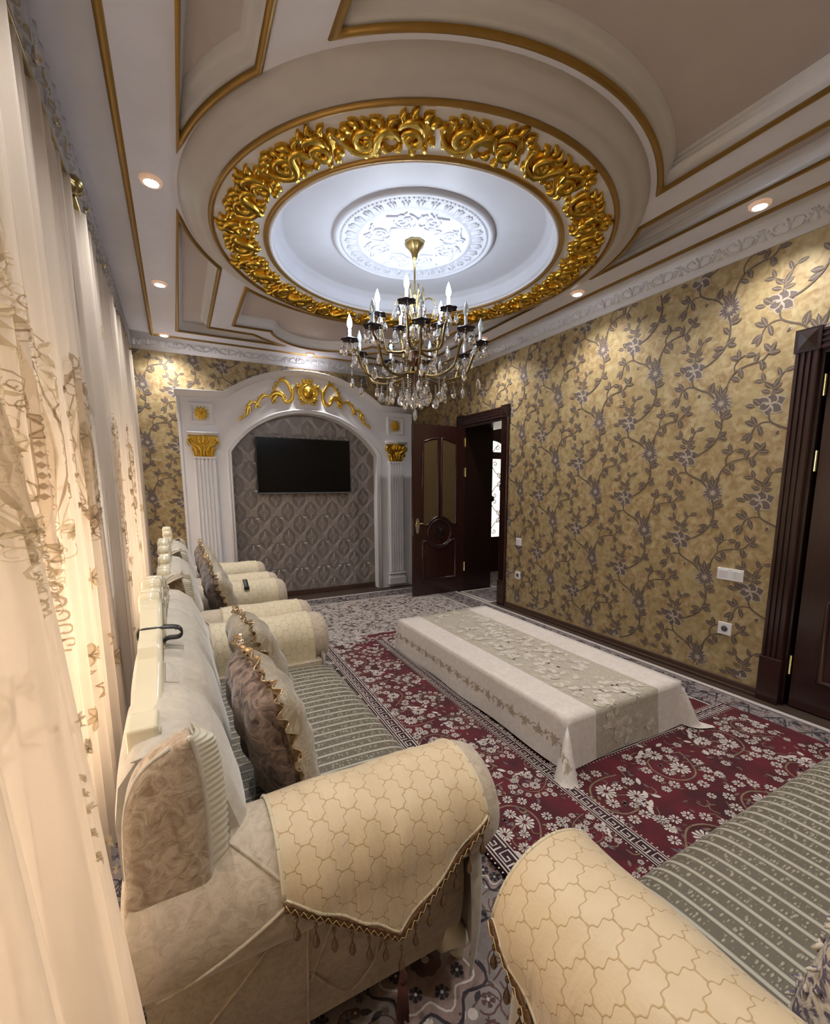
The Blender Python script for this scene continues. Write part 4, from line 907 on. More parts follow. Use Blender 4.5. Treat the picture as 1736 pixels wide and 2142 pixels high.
def mat_(P, z0, th, units, borders, label, seed, mats=RM, wave=.0):
    rr = random.Random(seed); b = MB(); q = []
    for i in range(4):
        a, c = P[i], P[(i+1) % 4]; n = 24
        for k in range(n): t = k/n; j = rr.uniform(-wave, wave); q.append((a[0]+(c[0]-a[0])*t+j, a[1]+(c[1]-a[1])*t+j))
    top = z0+th; mf = lambda x, y, h: (x, y, top+h)
    b.poly(q, mf, -th, 0, 0)
    for u in units: wreath(b, u[0], u[1], u[2]*1.1, *u[3:], mf)
    xa, xb = min(p[0] for p in P), max(p[0] for p in P); ya, yb = min(p[1] for p in P), max(p[1] for p in P)
    for k in range(int((xb-xa)*(yb-ya)*150)):
        x, y, a_ = rr.uniform(xa+.08, xb-.10), rr.uniform(ya+.04, yb-.08), rr.uniform(0, 6.28); m_ = rr.choice((2, 3, 4, 2))
        if k % 4: b.flat(petal(x, y, a_, rr.uniform(.02, .038), .012, 3), mf, .0004+.0000015*k, m_)
        elif k % 8 == 0: daisy(b, x, y, rr.uniform(.013, .022), mf, .0017, 8, 1, a_)
        else: b.line(smooth_pts([(x, y), (x+.03*math.cos(a_), y+.03*math.sin(a_)), (x+.05*math.cos(a_+.6), y+.05*math.sin(a_+.6)), (x+.055*math.cos(a_+1.2), y+.055*math.sin(a_+1.2))], 3), .005, mf, .0003+.0000015*k, 2)
    for p0, p1, wd in borders: key_border(b, p0, p1, wd, mf)
    return tag(b.build('red_floor_mat', mats), label, 'mat')
ZM = H0+.0024
mat_([(1.40, 1.50), (2.88, 1.44), (2.90, 3.66), (1.42, 3.74)], ZM, .012, [(2.72, 1.75+.42*k, .20, PI/2, 1, ) for k in range(5)]+[(1.60, 3.55, .16, 0, 1), (2.1, 3.5, .2, 1, 1), (1.56, 1.9, .16, 2, 1), (2.45, 2.0, .2, 1, -1)], [((2.84, 1.55), (2.86, 3.62), .075)], 'dark red patterned mat lying under the low table', 5, wave=.004)
U = []
for i, x in enumerate((1.62, 2.05, 2.48, 2.82)):
    for j, y in enumerate((1.17, .80)): U.append((x+(.1 if j % 2 else 0)-(.06 if i == 3 else 0), y, .225 if i < 3 else .17, (1.2, -.6, 2.9, .4, 4.4, 2.1)[(i*2+j) % 6], 1 if (i+j) % 2 else -1))
mat_([(1.43, .60), (2.96, .59), (2.95, 1.43), (1.44, 1.47)], ZM+.0165, .012, U, [((2.93, 1.385), (1.5, 1.425), .075)], 'bright red patterned mat between the low table and the near sofa', 6, wave=.006)
U = []
for j in range(10):
    y = .60+j*.31
    U.append((1.115+.0*j, y, .20, 1.9 if j % 2 else -1.1, 1 if j % 2 else -1)); U.append((1.335, y+.16, .125, .5+j, -1 if j % 2 else 1))
mat_([(.905, .40), (1.463, .38), (1.53, 3.49), (.98, 3.53)], ZM+.034, .012, U, [((.952, .42), (1.02, 3.50), .085), ((1.44, .41), (1.50, 3.47), .070)], 'long red patterned mat between the left sofa and the low table', 7, wave=.004)

# ------------------------------------------------------------------ low table with cloth
TX0, TX1, TY0, TY1, TT = 1.56, 2.455, 1.395, 3.23, .300
tb = thing('low_table', 'long low table hidden under the ivory tablecloth', 'table', ((TX0+TX1)/2, (TY0+TY1)/2, ZM+.03))
b = MB(); b.box(TX0+.008, TX1-.008, TY0+.008, TY1-.008, TT-.035, TT-.004); bevel(b.build('tabletop', M['mahogany'], tb), .004)
for x in (TX0+.06, TX1-.12):
    for y in (TY0+.06, TY1-.12):
        b = MB(); b.box(x, x+.06, y, y+.06, ZM+.0285, TT-.035); bevel(b.build('leg', M['mahogany'], tb), .004)
DR = .268
def drape(u, v, h=0):
    # flat cloth coordinates -> draped position; u,v measured like x,y
    a = max(TX0-u, 0)+max(u-TX1, 0); c = max(TY0-v, 0)+max(v-TY1, 0); sx = -1 if u < TX0 else 1; sy = -1 if v < TY0 else 1
    x = min(max(u, TX0), TX1); y = min(max(v, TY0), TY1)
    if a == 0 and c == 0: return (x, y, TT+h)
    zl = .048
    if a > 0 and c > 0:
        r = math.hypot(a, c); th = math.atan2(c, a); f = max(0, math.sin(2*th)); out = r*(.12 if sy > 0 else .50 if sx < 0 else .36)*f**.65
        dn = math.sqrt(max(r*r-out*out, 0)); z = TT-dn
        if z < zl: out += (zl-z)*.25*f; z = zl+.002*f
        k = 1/math.sqrt(2); sp = .02*r/DR
        return (x+sx*(out*math.cos(th)+sp*math.cos(th)+h), y+sy*(out*math.sin(th)+sp*math.sin(th)+h), z)
    d = a or c; L = u if c > 0 else v; wv = .006*math.sin(L*9)*(d/DR)**2
    z = TT-d*.985
    if z < zl: z = zl
    o = .02*(d/DR)+wv+h
    return (x+(sx*o if a > 0 else 0), y+(sy*o if c > 0 else 0), z)
def axis(lo, hi): return [lo-DR+DR*i/9 for i in range(9)]+[lo+(hi-lo)*i/24 for i in range(25)]+[hi+DR*(i+1)/9 for i in range(9)]
BX0, BX1 = 1.755, 2.245
ux = sorted(axis(TX0, TX1)+[BX0, BX1]); vy = axis(TY0, TY1); b = MB()
vs = [drape(u, v) for u in ux for v in vy]; m = len(vy)
for i in range(len(ux)-1):
    pass
b.v = vs; b.uv = [(u, v) for u in ux for v in vy]
for i in range(len(ux)-1):
    for j in range(m-1): b.f.append([i*m+j, (i+1)*m+j, (i+1)*m+j+1, i*m+j+1]); b.m.append(1 if BX0-1e-6 <= ux[i] < BX1-1e-6 else 0); b.s.append(True)
dm = lambda u, v, h: drape(u, v, h)
rr = random.Random(12)
for k in range(190):   # roses printed on the band
    u = rr.uniform(BX0+.035, BX1-.035); v = rr.uniform(TY0-.23, TY1+.2); r = rr.uniform(.022, .042); s = rr.uniform(0, 6)
    if TY0-r < v < TY0+r: v += .05
    for j in range(5): b.flat([(u+r*.55*math.cos(s+j*1.257)+r*.5*math.cos(t), v+r*.55*math.sin(s+j*1.257)+r*.5*math.sin(t)) for t in (0, .9, 1.8, 2.7, 3.6, 4.5, 5.4)], dm, .0010+.00001*k+.000002*j, 2 if j % 2 else 3)
    b.flat([(u+r*.4*math.cos(t), v+r*.4*math.sin(t)) for t in (0, .9, 1.8, 2.7, 3.6, 4.5, 5.4)], dm, .0010+.00001*k+.000012, 2 if k % 3 else 3)
    for j in range(3): b.flat(petal(u, v, s+2.1*j, r*1.9, r*.5, 3), dm, .0006, 3)
def sprigs(P0, P1, n):
    for k in range(n):
        u = P0[0]+(P1[0]-P0[0])*(k+.5)/n; v = P0[1]+(P1[1]-P0[1])*(k+.5)/n
        for j in range(8):
            a = j*PI/4+.3*k; b.flat(petal(u, v, a, .022+.018*((j*5+k) % 3)/2, .012, 3), dm, .0010, 4)
        dx, dy = (P1[0]-P0[0])/n, (P1[1]-P0[1])/n; b.line(smooth_pts([(u, v), (u+dx*.3+abs(dy)*.2, v+dy*.3+abs(dx)*.2), (u+dx*.6, v+dy*.6), (u+dx, v+dy)], 3), .004, dm, .0009, 4)
        b.flat(petal(u+dx*.4, v+dy*.4, 1+k, .03, .012, 3), dm, .0010, 4); b.flat(petal(u+dx*.6, v+dy*.6, 4+k, .03, .012, 3), dm, .0011, 4)
sprigs((TX0-.135, TY0-.2), (TX0-.135, TY1+.1), 20); sprigs((TX1+.135, TY0-.2), (TX1+.135, TY1+.1), 20)
cl = b.build('tablecloth', [M['linen'], M['clothband'], M['rose_print'], M['rose_shade'], M['sprig']])
tag(cl, 'ivory tablecloth with a beige rose-printed centre band draped over the low table', 'tablecloth')
# ------------------------------------------------------------------ sofas and armchairs (local frame: +x forward, y along the width)
AR, AZ = .14, .54        # roll radius and height of the arm axis
def sofa(name, label, cat, loc, rz, ca, crown=True, cush=True):
    t = thing(name, label, cat, loc, rz); L = dict(parent=t, local=True)
    z0 = .07
    b = MB(); b.box(-.13, .60, -ca+.03, ca-.03, z0, .30); bevel(b.build('base', M['velvet'], **L), .02, 3)
    # seat cushion, rounded at the front
    hw = ca-.125
    prof = [(-.02, .30), (-.02, .415), (.10, .435), (.40, .44), (.58, .435), (.66, .420), (.695, .385), (.70, .34), (.685, .29), (.66, .27)]
    prof = smooth_pts(prof, 4); al = [0]
    for i in range(1, len(prof)): al.append(al[-1]+math.dist(prof[i], prof[i-1]))
    n = len(prof)-1; nw = max(8, int(hw*2/.06))
    b = MB(); b.grid(n, nw, lambda u, v: (prof[round(u*n)][0], (v*2-1)*hw, prof[round(u*n)][1]+(.012*math.sin(PI*v)**.5 if u > .05 else 0)), 0, lambda u, v: ((v*2-1)*hw, al[round(u*n)]))
    for s in (-1, 1): b.add([(x, s*hw, z) for x, z in prof], [tuple(range(len(prof)))], 0, [(s*hw, a) for a in al], smooth=False)
    b.build('seat_cushion', M['seat'], **L)
    b = MB(); b.box(.58, .655, -hw, hw, z0+.02, .29); bevel(b.build('front_rail', M['velvet_pale'], **L), .02, 3)
    # backrest: padded sections divided by seams
    sec = max(2, round(2*ca/.33)); bw = ca+.02
    def zt(y): return .905+.06*math.cos(y/bw*PI/2)**2
    def backpt(u, v):
        y = (u*2-1)*bw; f = (u*sec) % 1; puff = (4*f*(1-f))**.35 if 0 < u < 1 else 0; T = zt(y)
        pr = [(-.13, .25), (-.145, .55), (-.15, .78), (-.14, T-.05), (-.11, T-.008), (-.07, T), (-.02, T-.012), (.03, T-.055), (.065, T-.14), (.09, .68), (.085, .55), (.05, .44), (.0, .40)]
        k = v*(len(pr)-1); i = min(int(k), len(pr)-2); g = k-i; x = pr[i][0]*(1-g)+pr[i+1][0]*g; z = pr[i][1]*(1-g)+pr[i+1][1]*g
        q = .018*(puff-1); return (x+(q if x > -.1 else -q*.2), y, z+(q if z > .6 else 0))
    b = MB(); b.grid(sec*12, 36, backpt); 
    for u in (0, 1): b.add([backpt(u, i/36) for i in range(37)], [tuple(range(37))])
    bk = b.build('backrest', M['velvet_pale'], **L)
    for k in range(1, sec):
        b = MB(); b.tube([tuple(Vector(backpt(k/sec, i/36))+Vector((.003, 0, .002))) for i in range(8, 34)], .0035, 6); b.build('seam', M['velvet'], parent=bk, local=True)
    # arms
    for s in (-1, 1):
        b = MB(); N = 28; xs = [-.15, -.147, -.13, -.08, .05, .2, .35, .5, .60, .65, .68, .695, .70]; rs = [.0, .7, .98, 1, 1, 1, 1, 1.01, 1.02, .99, .90, .72, .0]
        for i, x in enumerate(xs):
            for j in range(N+1):
                a = 2*PI*j/N; rr_ = AR*rs[i]; b.v.append((x, s*ca+math.cos(a)*rr_, AZ+math.sin(a)*rr_*1.0)); b.uv.append((x, a*AR))
        for i in range(len(xs)-1):
            for j in range(N): b.f.append([i*(N+1)+j, (i+1)*(N+1)+j, (i+1)*(N+1)+j+1, i*(N+1)+j+1]); b.m.append(0); b.s.append(True)
        arm = b.build('arm_roll', M['velvet'], **L)
        b = MB(); b.grid(2, 24, lambda u, v: (.20+.012*(u-.5), s*ca+math.cos(v*2*PI)*(AR+.001+.003*math.sin(PI*u)), AZ+math.sin(v*2*PI)*(AR+.001+.003*math.sin(PI*u))))
        P = [(.20-.0+.24*t_, s*ca+s*math.cos(a)*(AR+.002), AZ+math.sin(a)*(AR+.002)) for t_, a in [(i/12, PI*.62-PI*.55*(1-i/12)) for i in range(13)]]
        b = MB(); b.tube([(-.02, s*ca+s*math.cos(a)*(AR+.001), AZ+math.sin(a)*(AR+.001)) if False else (.0+.16*i/12, s*ca+s*math.cos(a)*(AR+.001), AZ+math.sin(a)*(AR+.001)) for i, a in [(i, PI*.5-PI*.42*i/12) for i in range(13)]], .004, 6)
        b.tube([(.16+.20*i/10, s*ca+s*math.cos(a)*(AR+.001), AZ+math.sin(a)*(AR+.001)) for i, a in [(i, PI*.08+PI*.25*i/10) for i in range(11)]], .004, 6)
        b.tube([(.16-.26*i/10, s*ca+s*math.cos(a)*(AR+.001), AZ+math.sin(a)*(AR+.001)) for i, a in [(i, PI*.08-PI*.30*i/10) for i in range(11)]], .004, 6)
        b.build('arm_seam', M['velvet'], parent=arm, local=True)
        # side panel below the roll with stitched diamond
        y1 = s*(ca+.015); b = MB()
        b.grid(16, 8, lambda u, v: (-.13+.77*u, s*(ca-.01+.035*math.sin(PI*min(1, v*1.1))**.6), z0+.02+(.48-z0)*v))
        b.grid(4, 8, lambda u, v: (-.13+.77, s*(ca-.01+.035*math.sin(PI*min(1, v*1.1))**.6)*(1)-s*.20*u, z0+.02+(.48-z0)*v))
        b.grid(4, 8, lambda u, v: (-.13, s*(ca-.01+.035*math.sin(PI*min(1, v*1.1))**.6)*(1)-s*.20*u, z0+.02+(.48-z0)*v))
        b.box(-.12, .63, s*ca-(.0 if s < 0 else .18), s*ca+(.18 if s < 0 else .0), z0, .46); sp = b.build('side_panel', M['velvet'], **L)
        b = MB(); yy = s*(ca+.024)
        for P in ([(.20, .44), (.19, .10)], [(.30, .44), (.20, .22)], [(.20, .24), (.30, .13), (.40, .25), (.33, .42)], [(-.15, .13), (.05, .30), (.18, .44)], [(.42, .44), (.36, .15)]): b.tube([(x, yy+s*.001, z) for x, z in smooth_pts(P, 5)], .0035, 6)
        b.build('panel_seam', M['velvet'], parent=sp, local=True)
        # gathered front of the arm
        def fr(u, v):
            a = PI*u; wv = 1+.07*math.cos(u*26+v*3); z = z0+.01+(AZ-.03-z0)*v; r = (.105+.02*math.sin(PI*v))*wv
            return (.60+math.sin(a)*r*.62, s*ca+math.cos(a)*r, z)
        b = MB(); b.grid(40, 10, fr); b.build('arm_front', M['velvet_pale'], **L)
        # end of the backrest: brocade side plate, piping, pleated front edge
        O = [(-.012, .94), (-.05, .925), (-.09, .90), (-.115, .86), (-.128, .80), (-.132, .70), (-.130, .58), (.0, .58), (.006, .70), (.006, .80), (.0, .88)]
        yo, yi = s*(ca+.085), s*(ca+.045)
        O2 = smooth_pts(O+[O[0]], 4)[:-1]; mx = sum(p[0] for p in O2)/len(O2); mz = sum(p[1] for p in O2)/len(O2); no = len(O2)
        b = MB(); rings = [(1, yi), (1, yo-s*.006), (.985, yo), (.93, yo+s*.006), (.75, yo+s*.011), (.45, yo+s*.014), (.15, yo+s*.015)]
        b.add([(mx+(x-mx)*k_, y_, mz+(z-mz)*k_) for k_, y_ in rings for x, z in O2], [(r_*no+i_, r_*no+(i_+1) % no, (r_+1)*no+(i_+1) % no, (r_+1)*no+i_) for r_ in range(len(rings)-1) for i_ in range(no)]+[tuple((len(rings)-1)*no+i_ for i_ in range(no))])
        sd = b.build('back_side_plate', M['brocade'] if ca > .5 else M['velvet_pale'], **L)
        b = MB(); Q = smooth_pts(O[7:]+[O[0]], 10); nq = len(Q)-1
        def qi(u): k_ = min(u*nq, nq-1e-6); i_ = int(k_); g_ = k_-i_; return Q[i_][0]*(1-g_)+Q[i_+1][0]*g_, Q[i_][1]*(1-g_)+Q[i_+1][1]*g_
        b.grid(200, 8, lambda u, v: (qi(u)[0]+math.sin(PI*v)*(.036+.0028*math.cos(u*26*2*PI))*(1-.75*ss((u-.86)/.14))-.0, s*(ca+.085)-s*.07*v, qi(u)[1]-.006*math.sin(PI*v)*ss((u-.8)/.2)))
        b.build('pleated_edge', M['pleat'], parent=sd, local=True)
        b = MB(); b.tube([(x, yo, z) for x, z in smooth_pts([O[7], O[8], O[9], O[10], O[0]], 5)], .005, 6); b.tube([(x+.004, yo, z) for x, z in smooth_pts(O[1:7], 5)], .004, 6); b.build('piping', M['velvet_pale'], parent=sd, local=True)
        for fx_ in ((.60, 1), (-.08, -1)):
            b = MB(); x, d = fx_; b.tube([(x-.01*d, s*(ca-.02), .09), (x+.035*d, s*(ca-.015), .075), (x+.055*d, s*(ca-.01), .045), (x+.035*d, s*(ca-.01), .02), (x+.05*d, s*(ca-.01), .003)], [.045, .042, .030, .020, .022], 10); b.build('foot', M['cream_lacquer'], **L)
    if crown:
        # carved cresting rail along the top of the back
        W_ = ca-.03 if ca > .5 else ca-.06
        def top(y):
            a = abs(y)/W_; return (.915 if a > .94 else .905)+.150*ss(1.2-1.3*a)+(.012*math.cos(a*22) if ca > .5 and a < .6 else 0)
        def bot(y): a = abs(y)/W_; return .80+.09*(1-a)
        n = 60; ys = [-W_+2*W_*i/n for i in range(n+1)]
        b = MB()
        O = [(y, bot(y)) for y in ys]+[(y, top(y)) for y in ys[::-1]]
        m = len(O); tri = tessellate_polygon([[Vector((y, z, 0)) for y, z in O]])
        b.add([(-.075, y, z) for y, z in O]+[(-.118, y, z) for y, z in O], [tuple(f) for f in tri]+[tuple(m+i for i in f[::-1]) for f in tri]+[(i, (i+1) % m, m+(i+1) % m, m+i) for i in range(m)], smooth=False)
        cr = bevel(b.build('carved_crest', M['cream_lacquer'], **L), .008, 3)
        b = MB(); nl = 11 if ca < .5 else 5; ext = .95 if ca < .5 else .20
        for k in range(nl):
            y = -W_*ext+2*W_*ext*k/(nl-1); rl = W_*ext/(nl-1)*1.02; b.lathe([(.0001, -.128), (rl*.8, -.126), (rl, -.120), (rl, -.074), (rl*.8, -.068), (.0001, -.066)], (0, y, top(y)-rl*.35), 14, axis='x')
        b.build('lobed_edge', M['cream_lacquer'], parent=cr, local=True)
        for yy_ in (-W_-.006, W_-.075): b = MB(); b.box(-.124, -.066, yy_, yy_+.081, bot(W_)-.004, top(W_)+.008); bevel(b.build('end_block', M['cream_lacquer'], parent=cr, local=True), .008, 3)
        b = MB(); cm = lambda y, z, h: (-.075+h, y, z)
        b.sweep([(y, top(y)-.012) for y in ys[::-1]], [(-.012, 0), (-.008, .010), (0, .013), (.008, .010), (.012, 0)], lambda y, z, h: cm(y, z, h), False)
        for s in (-1, 1):
            for P in ([(0, .97), (.05, 1.00), (.10, .97), (.09, .93)], [(.06, .90), (.14, .93), (.20, .97), (.26, .94)], [(.20, .88), (.28, .90), (.34, .93), (.40, .90)], [(.0, .90), (.03, .94), (.0, 1.02)]):
                Q = smooth_pts([(s*y*W_/.6, z) for y, z in P], 5); b.relief(Q, taper(len(Q)-1, .004, .014, .004), .018, cm)
            Q = [(s*W_*.92+.03*math.cos(a)*(1-a/14)*s, .855+.03*math.sin(a)*(1-a/14)) for a in [i*.5 for i in range(22)]]; b.relief(Q, taper(len(Q)-1, .004, .009, .004), .014, cm)
            b.lathe([(.016, 0), (.014, .012), (.0001, .016)], (-.075, s*W_*.45, .93), 10, axis='x')
        b.build('carving', M['cream_lacquer'], parent=cr, local=True)
    return t
def arm_cover(name, label, root, s, ca, x0, x1, fringe, mat_, corner=.34, tip=.56, inner=.15, group=None):
    """cloth draped over one arm roll. s = outer side sign; path measured from the top of the roll"""
    t = bpy.data.objects.new(name, None); col.objects.link(t); t.location = root.location; t.rotation_euler = root.rotation_euler; WM[t.name] = wmat(root)
    tag(t, label, 'armrest cover', group)
    R = AR+.006
    def at(x, L, h=0):
        # L>0 to the outside, L<0 to the inside
        q = PI/2*R
        if L >= 0:
            if L <= q*1.12: a = PI/2-L/R; return (x, s*(ca+math.cos(a)*(R+h)), AZ+math.sin(a)*(R+h))
            a = PI/2-q*1.12/R; e = L-q*1.12; return (x, s*(ca+math.cos(a)*(R+h)+e*.06+.0), AZ+math.sin(a)*(R+h)-e)
        L = -L
        if L <= q: a = PI/2+L/R; return (x, s*(ca+math.cos(a)*(R+h)), AZ+math.sin(a)*(R+h))
        e = L-q; return (x, s*(ca-(R+h)-.010*e), AZ-e)
    xm = (x0+x1)/2
    def end(x):
        f = 1-abs(x-xm)/((x1-x0)/2); return corner+(tip-corner)*f if fringe else corner
    nu, nv = 28, 40
    LI = PI/2*R+inner
    def pt(u, v, h=0):
        x = x0+(x1-x0)*u; e = end(x); L = -LI+(LI+e)*v
        wr_ = .0038*math.sin(x*62+L*9+.8*math.sin(x*19))*ss((L-.02)/.2)+.002*math.sin(x*27-L*15)
        return at(x, L, wr_+h)
    b = MB(); b.grid(nu, nv, lambda u, v: pt(u, v, .002), 0, lambda u, v: (x0+(x1-x0)*u, -LI+(LI+end(x0+(x1-x0)*u))*v))
    b.grid(nu, nv, lambda u, v: pt(1-u, v, -.002), 0, lambda u, v: (x0+(x1-x0)*u, -LI+(LI+end(x0+(x1-x0)*u))*v)); b.build('cloth', mat_, parent=t, local=True)
    b = MB(); b.tube([pt(0, i/40) for i in range(41)], .0045, 6); b.tube([pt(1, i/40) for i in range(41)], .0045, 6); b.tube([pt(i/30, 1) for i in range(31)], .0045, 6); b.tube([pt(i/10, 0) for i in range(11)], .004, 6)
    b.build('corded_hem', M['cover_plain'], parent=t, local=True)
    if fringe:
        b = MB(); n = 60
        for k in range(3): b.tube([tuple(Vector(at(x0+(x1-x0)*i/n, end(x0+(x1-x0)*i/n)+.004+.006*k, .004+.002*math.sin(i*2.4+k)))) for i in range(n+1)], .0042, 6)
        br = b.build('braid', M['braid'], parent=t, local=True)
        b = MB(); b.tube([tuple(Vector(at(x0+(x1-x0)*i/n, end(x0+(x1-x0)*i/n)+.010+(.006 if i % 2 else -.006), .010))) for i in range(n+1)], .0011, 4); b.build('zigzag_stitch', M['thread'], parent=br, local=True)
        nb = max(10, int((x1-x0)/.036))
        pb = None
        for k in range(nb):
            x = x0+(x1-x0)*(k+.5)/nb; p = Vector(at(x, end(x)+.016, .006)); d = .012 if abs(x-xm) < (x1-x0)/nb*.6 else 0
            if pb is None:
                q = MB(); q.tube([(0, 0, 0), (0, 0, -.030)], .0010, 5); q.lathe([(.0005, .0), (.004, -.004), (.0045, -.010), (.0005, -.016)], (0, 0, -.006), 8)
                q.lathe([(.0008, 0), (.003, -.006), (.0068, -.016), (.0078, -.023), (.0055, -.029), (.0005, -.031)], (0, 0, -.026), 12); pb = q.build('bead_drop', M['bead'], parent=t, local=True); o = pb
            else: o = pb.copy(); col.objects.link(o); o.parent = t
            o.location = p; o.scale = (1, 1, 1+.25*rnd.random()+d*20)
        q = MB(); p = Vector(at(xm, end(xm)+.085, .006)); q.tube([p+Vector((0, 0, .01)), p, p+Vector((.002, 0, -.02)), p+Vector((0, s*.002, -.035))], [.002, .004, .010, .009], 10)
        for k in range(16):
            a = 2*PI*k/16; q.tube([p+Vector((math.cos(a)*.006, math.sin(a)*.006, -.03)), p+Vector((math.cos(a)*.010, math.sin(a)*.010, -.07)), p+Vector((math.cos(a)*.013, math.sin(a)*.013, -.125-.008*(k % 3)))], .0028, 5)
        q.build('tassel', M['tassel'], parent=t, local=True)
    return t
s1 = sofa('sofa', 'cream velvet sofa with carved white crest and striped seat, nearest along the curtains', 'sofa', (0, 1.69, ZM), 0, .75)
c2 = sofa('armchair', 'cream velvet armchair beside the curtains, between the two-seat sofa and the last armchair', 'armchair', (0, 3.13, 0.011), 0, .375)
c3 = sofa('armchair', 'cream velvet armchair in the far corner beside the arched television surround', 'armchair', (0, 4.12, 0.011), 0, .31)
s2 = sofa('sofa', 'sofa with wide striped seat running out of the frame at lower right', 'sofa', (1.67, -.08, ZM), PI/2, 1.05)
arm_cover('armrest_cover', 'gold lattice armrest cover with beads and tassel on the left sofa near arm', s1, -1, .75, .13, .625, True, M['cover'], .19, .385)
arm_cover('armrest_cover', 'lattice armrest cover on the far arm of the left sofa, behind the cushions', s1, 1, .75, .10, .60, False, M['cover_plain'], .30, 0, .16)
arm_cover('armrest_cover', 'large gold lattice armrest cover on the lower right sofa arm, foreground', s2, 1, 1.05, .08, .665, True, M['cover'], .20, .42)
arm_cover('armrest_cover', 'lattice armrest cover carrying a black strap, on the middle armchair', c2, 1, .375, .18, .62, False, M['cover_plain'], .30, 0, .15)
arm_cover('armrest_cover', 'olive cream armrest cover nearest the television surround', c3, 1, .31, .18, .62, False, M['cover_plain'], .30, 0, .15)
arm_cover('armrest_cover', 'cream lattice armrest cover on the middle armchair arm next to the left sofa', c2, -1, .375, .18, .62, False, M['cover_plain'], .30, 0, .15)
arm_cover('armrest_cover', 'cream lattice armrest cover on the far armchair, its arm next to the middle armchair', c3, -1, .31, .18, .62, False, M['cover_plain'], .30, 0, .15)
# pillows
def pillow(name, label, loc, rot, sz, th, back, front, ruf=True, edge=.05):
    t = thing(name, label, 'cushion', loc); t.rotation_euler = rot; n = 22
    def P(u, v, s):
        a, c = u*2-1, v*2-1; k = (1-a**4)*(1-c**4); pin = 1-.06*(a*a*c*c)
        h = th/2*max(k, 0)**.5; cr = .006*math.sin(a*9+c*4)+.005*math.sin(c*11-a*3); return (s*(h+cr*max(k, 0)), a*sz/2*pin*(1-.05*(1-c*c)*-1*0), c*sz/2*pin)
    b = MB(); b.grid(n, n, lambda u, v: P(u, v, 1), 0); b.build('front_panel', front, parent=t, local=True)
    b = MB(); b.grid(n, n, lambda u, v: P(1-u, v, -1), 0); b.build('back_panel', back, parent=t, local=True)
    if ruf:
        b = MB(); N = 480; per = []
        for i in range(N+1):
            q = (i/N*4) % 4; k = int(q) % 4; f = (q-int(q))*2-1; a, c = [(f, -1), (1, f), (-f, 1), (-1, -f)][k]; per.append((a, c))
        def R(u, v):
            i = round(u*N); a, c = per[i]; L = math.hypot(a, c); w_ = math.sin(i*PI/7.3+math.sin(i*.05)*2)
            e_ = edge*(1+.12*math.sin(i*.31)); return (.012*w_*v+.008*math.sin(i*.13)*v+.004, a*sz/2*.93+a/L*e_*v, c*sz/2*.93+c/L*e_*v)
        b.grid(N, 3, R); o = b.build('ruffle', M['sequin'], parent=t, local=True); m = o.modifiers.new('thick', 'SOLIDIFY'); m.thickness = .002
    return t
pillow('cushion', 'brown crushed velvet cushion with gold ruffle nearest on the left sofa', (.205, 1.33, ZM+.66), (.05, -.22, .10), .43, .17, M['brown_velvet'], M['satin'])
pillow('cushion', 'champagne satin cushion behind the brown velvet one on the left sofa', (.255, 1.86, ZM+.665), (-.08, -.30, .06), .43, .16, M['satin'], M['satin'], True, .03)
pillow('cushion', 'dark velvet cushion with pale satin front on the middle armchair', (.205, 3.13, ZM+.68), (.25, -.26, .0), .42, .16, M['dark_velvet'], M['satin'], True, .045)
pillow('cushion', 'brown velvet ruffled cushion on the farthest armchair', (.20, 4.05, ZM+.68), (.3, -.26, .0), .42, .16, M['brown_velvet'], M['satin'], True, .045)
tw = thing('cushion', 'cream and purple chenille cushion at the bottom right corner of the frame', 'cushion', (.965, .145, .650)); tw.rotation_euler = (0, -.22, PI/2-.12)
def P_(u, v, s):
    a, c = u*2-1, v*2-1; k = max((1-a**4)*(1-c**4), 0); return (s*.08*k**.5, a*.21, c*.21)
b = MB(); b.grid(20, 20, lambda u, v: P_(u, v, 1)); b.grid(20, 20, lambda u, v: P_(1-u, v, -1)); b.build('pillow_case', M['chenille'], parent=tw, local=True)
b = MB(); rp = random.Random(4)
for i in range(420):
    u, v, s = rp.random(), rp.random(), rp.choice((-1, 1)); p = Vector(P_(u, v, s)); a = rp.uniform(0, 6.28); L = .018; d = Vector((s*.008, math.cos(a)*L, math.sin(a)*L)); b.tube([p, p+d*.6, p+d], [.0035, .004, .0015], 5)
b.build('chenille_loops', M['chenille'], parent=tw, local=True)['kind'] = 'stuff'
# the two black straps
b = MB()
def band(P, wd, T, m=0):
    # strap: P in (x,z) plane swept over width wd in y
    Q = P; n = len(Q)
    for off in (0,):
        vs = []
        for i, (x, z) in enumerate(Q):
            ax, az = Q[max(i-1, 0)]; bx, bz = Q[min(i+1, n-1)]; tx, tz = bx-ax, bz-az; L = math.hypot(tx, tz) or 1; nx, nz = -tz/L*T, tx/L*T
            vs += [(x, -wd/2, z), (x, wd/2, z), (x+nx, wd/2, z+nz), (x+nx, -wd/2, z+nz)]
        fs = [(4*i+j, 4*i+(j+1) % 4, 4*i+4+(j+1) % 4, 4*i+4+j) for i in range(n-1) for j in range(4)]+[(3, 2, 1, 0), (4*n-4, 4*n-3, 4*n-2, 4*n-1)]
        b.add(vs, fs, m)
st = thing('leather_strap', 'black strap hooked over the white crest of the left sofa', 'strap', (-.085, 1.40, .965))
b = MB(); band(smooth_pts([(-.036, .012), (-.034, .035), (.0, .037), (.025, .035), (.055, .030), (.066, .018), (.060, .006), (.035, .006), (.02, .0)], 4), .030, .005); b.v = [(x, y, z+.008) for x, y, z in b.v]; b.build('band', M['strap'], parent=st, local=True)
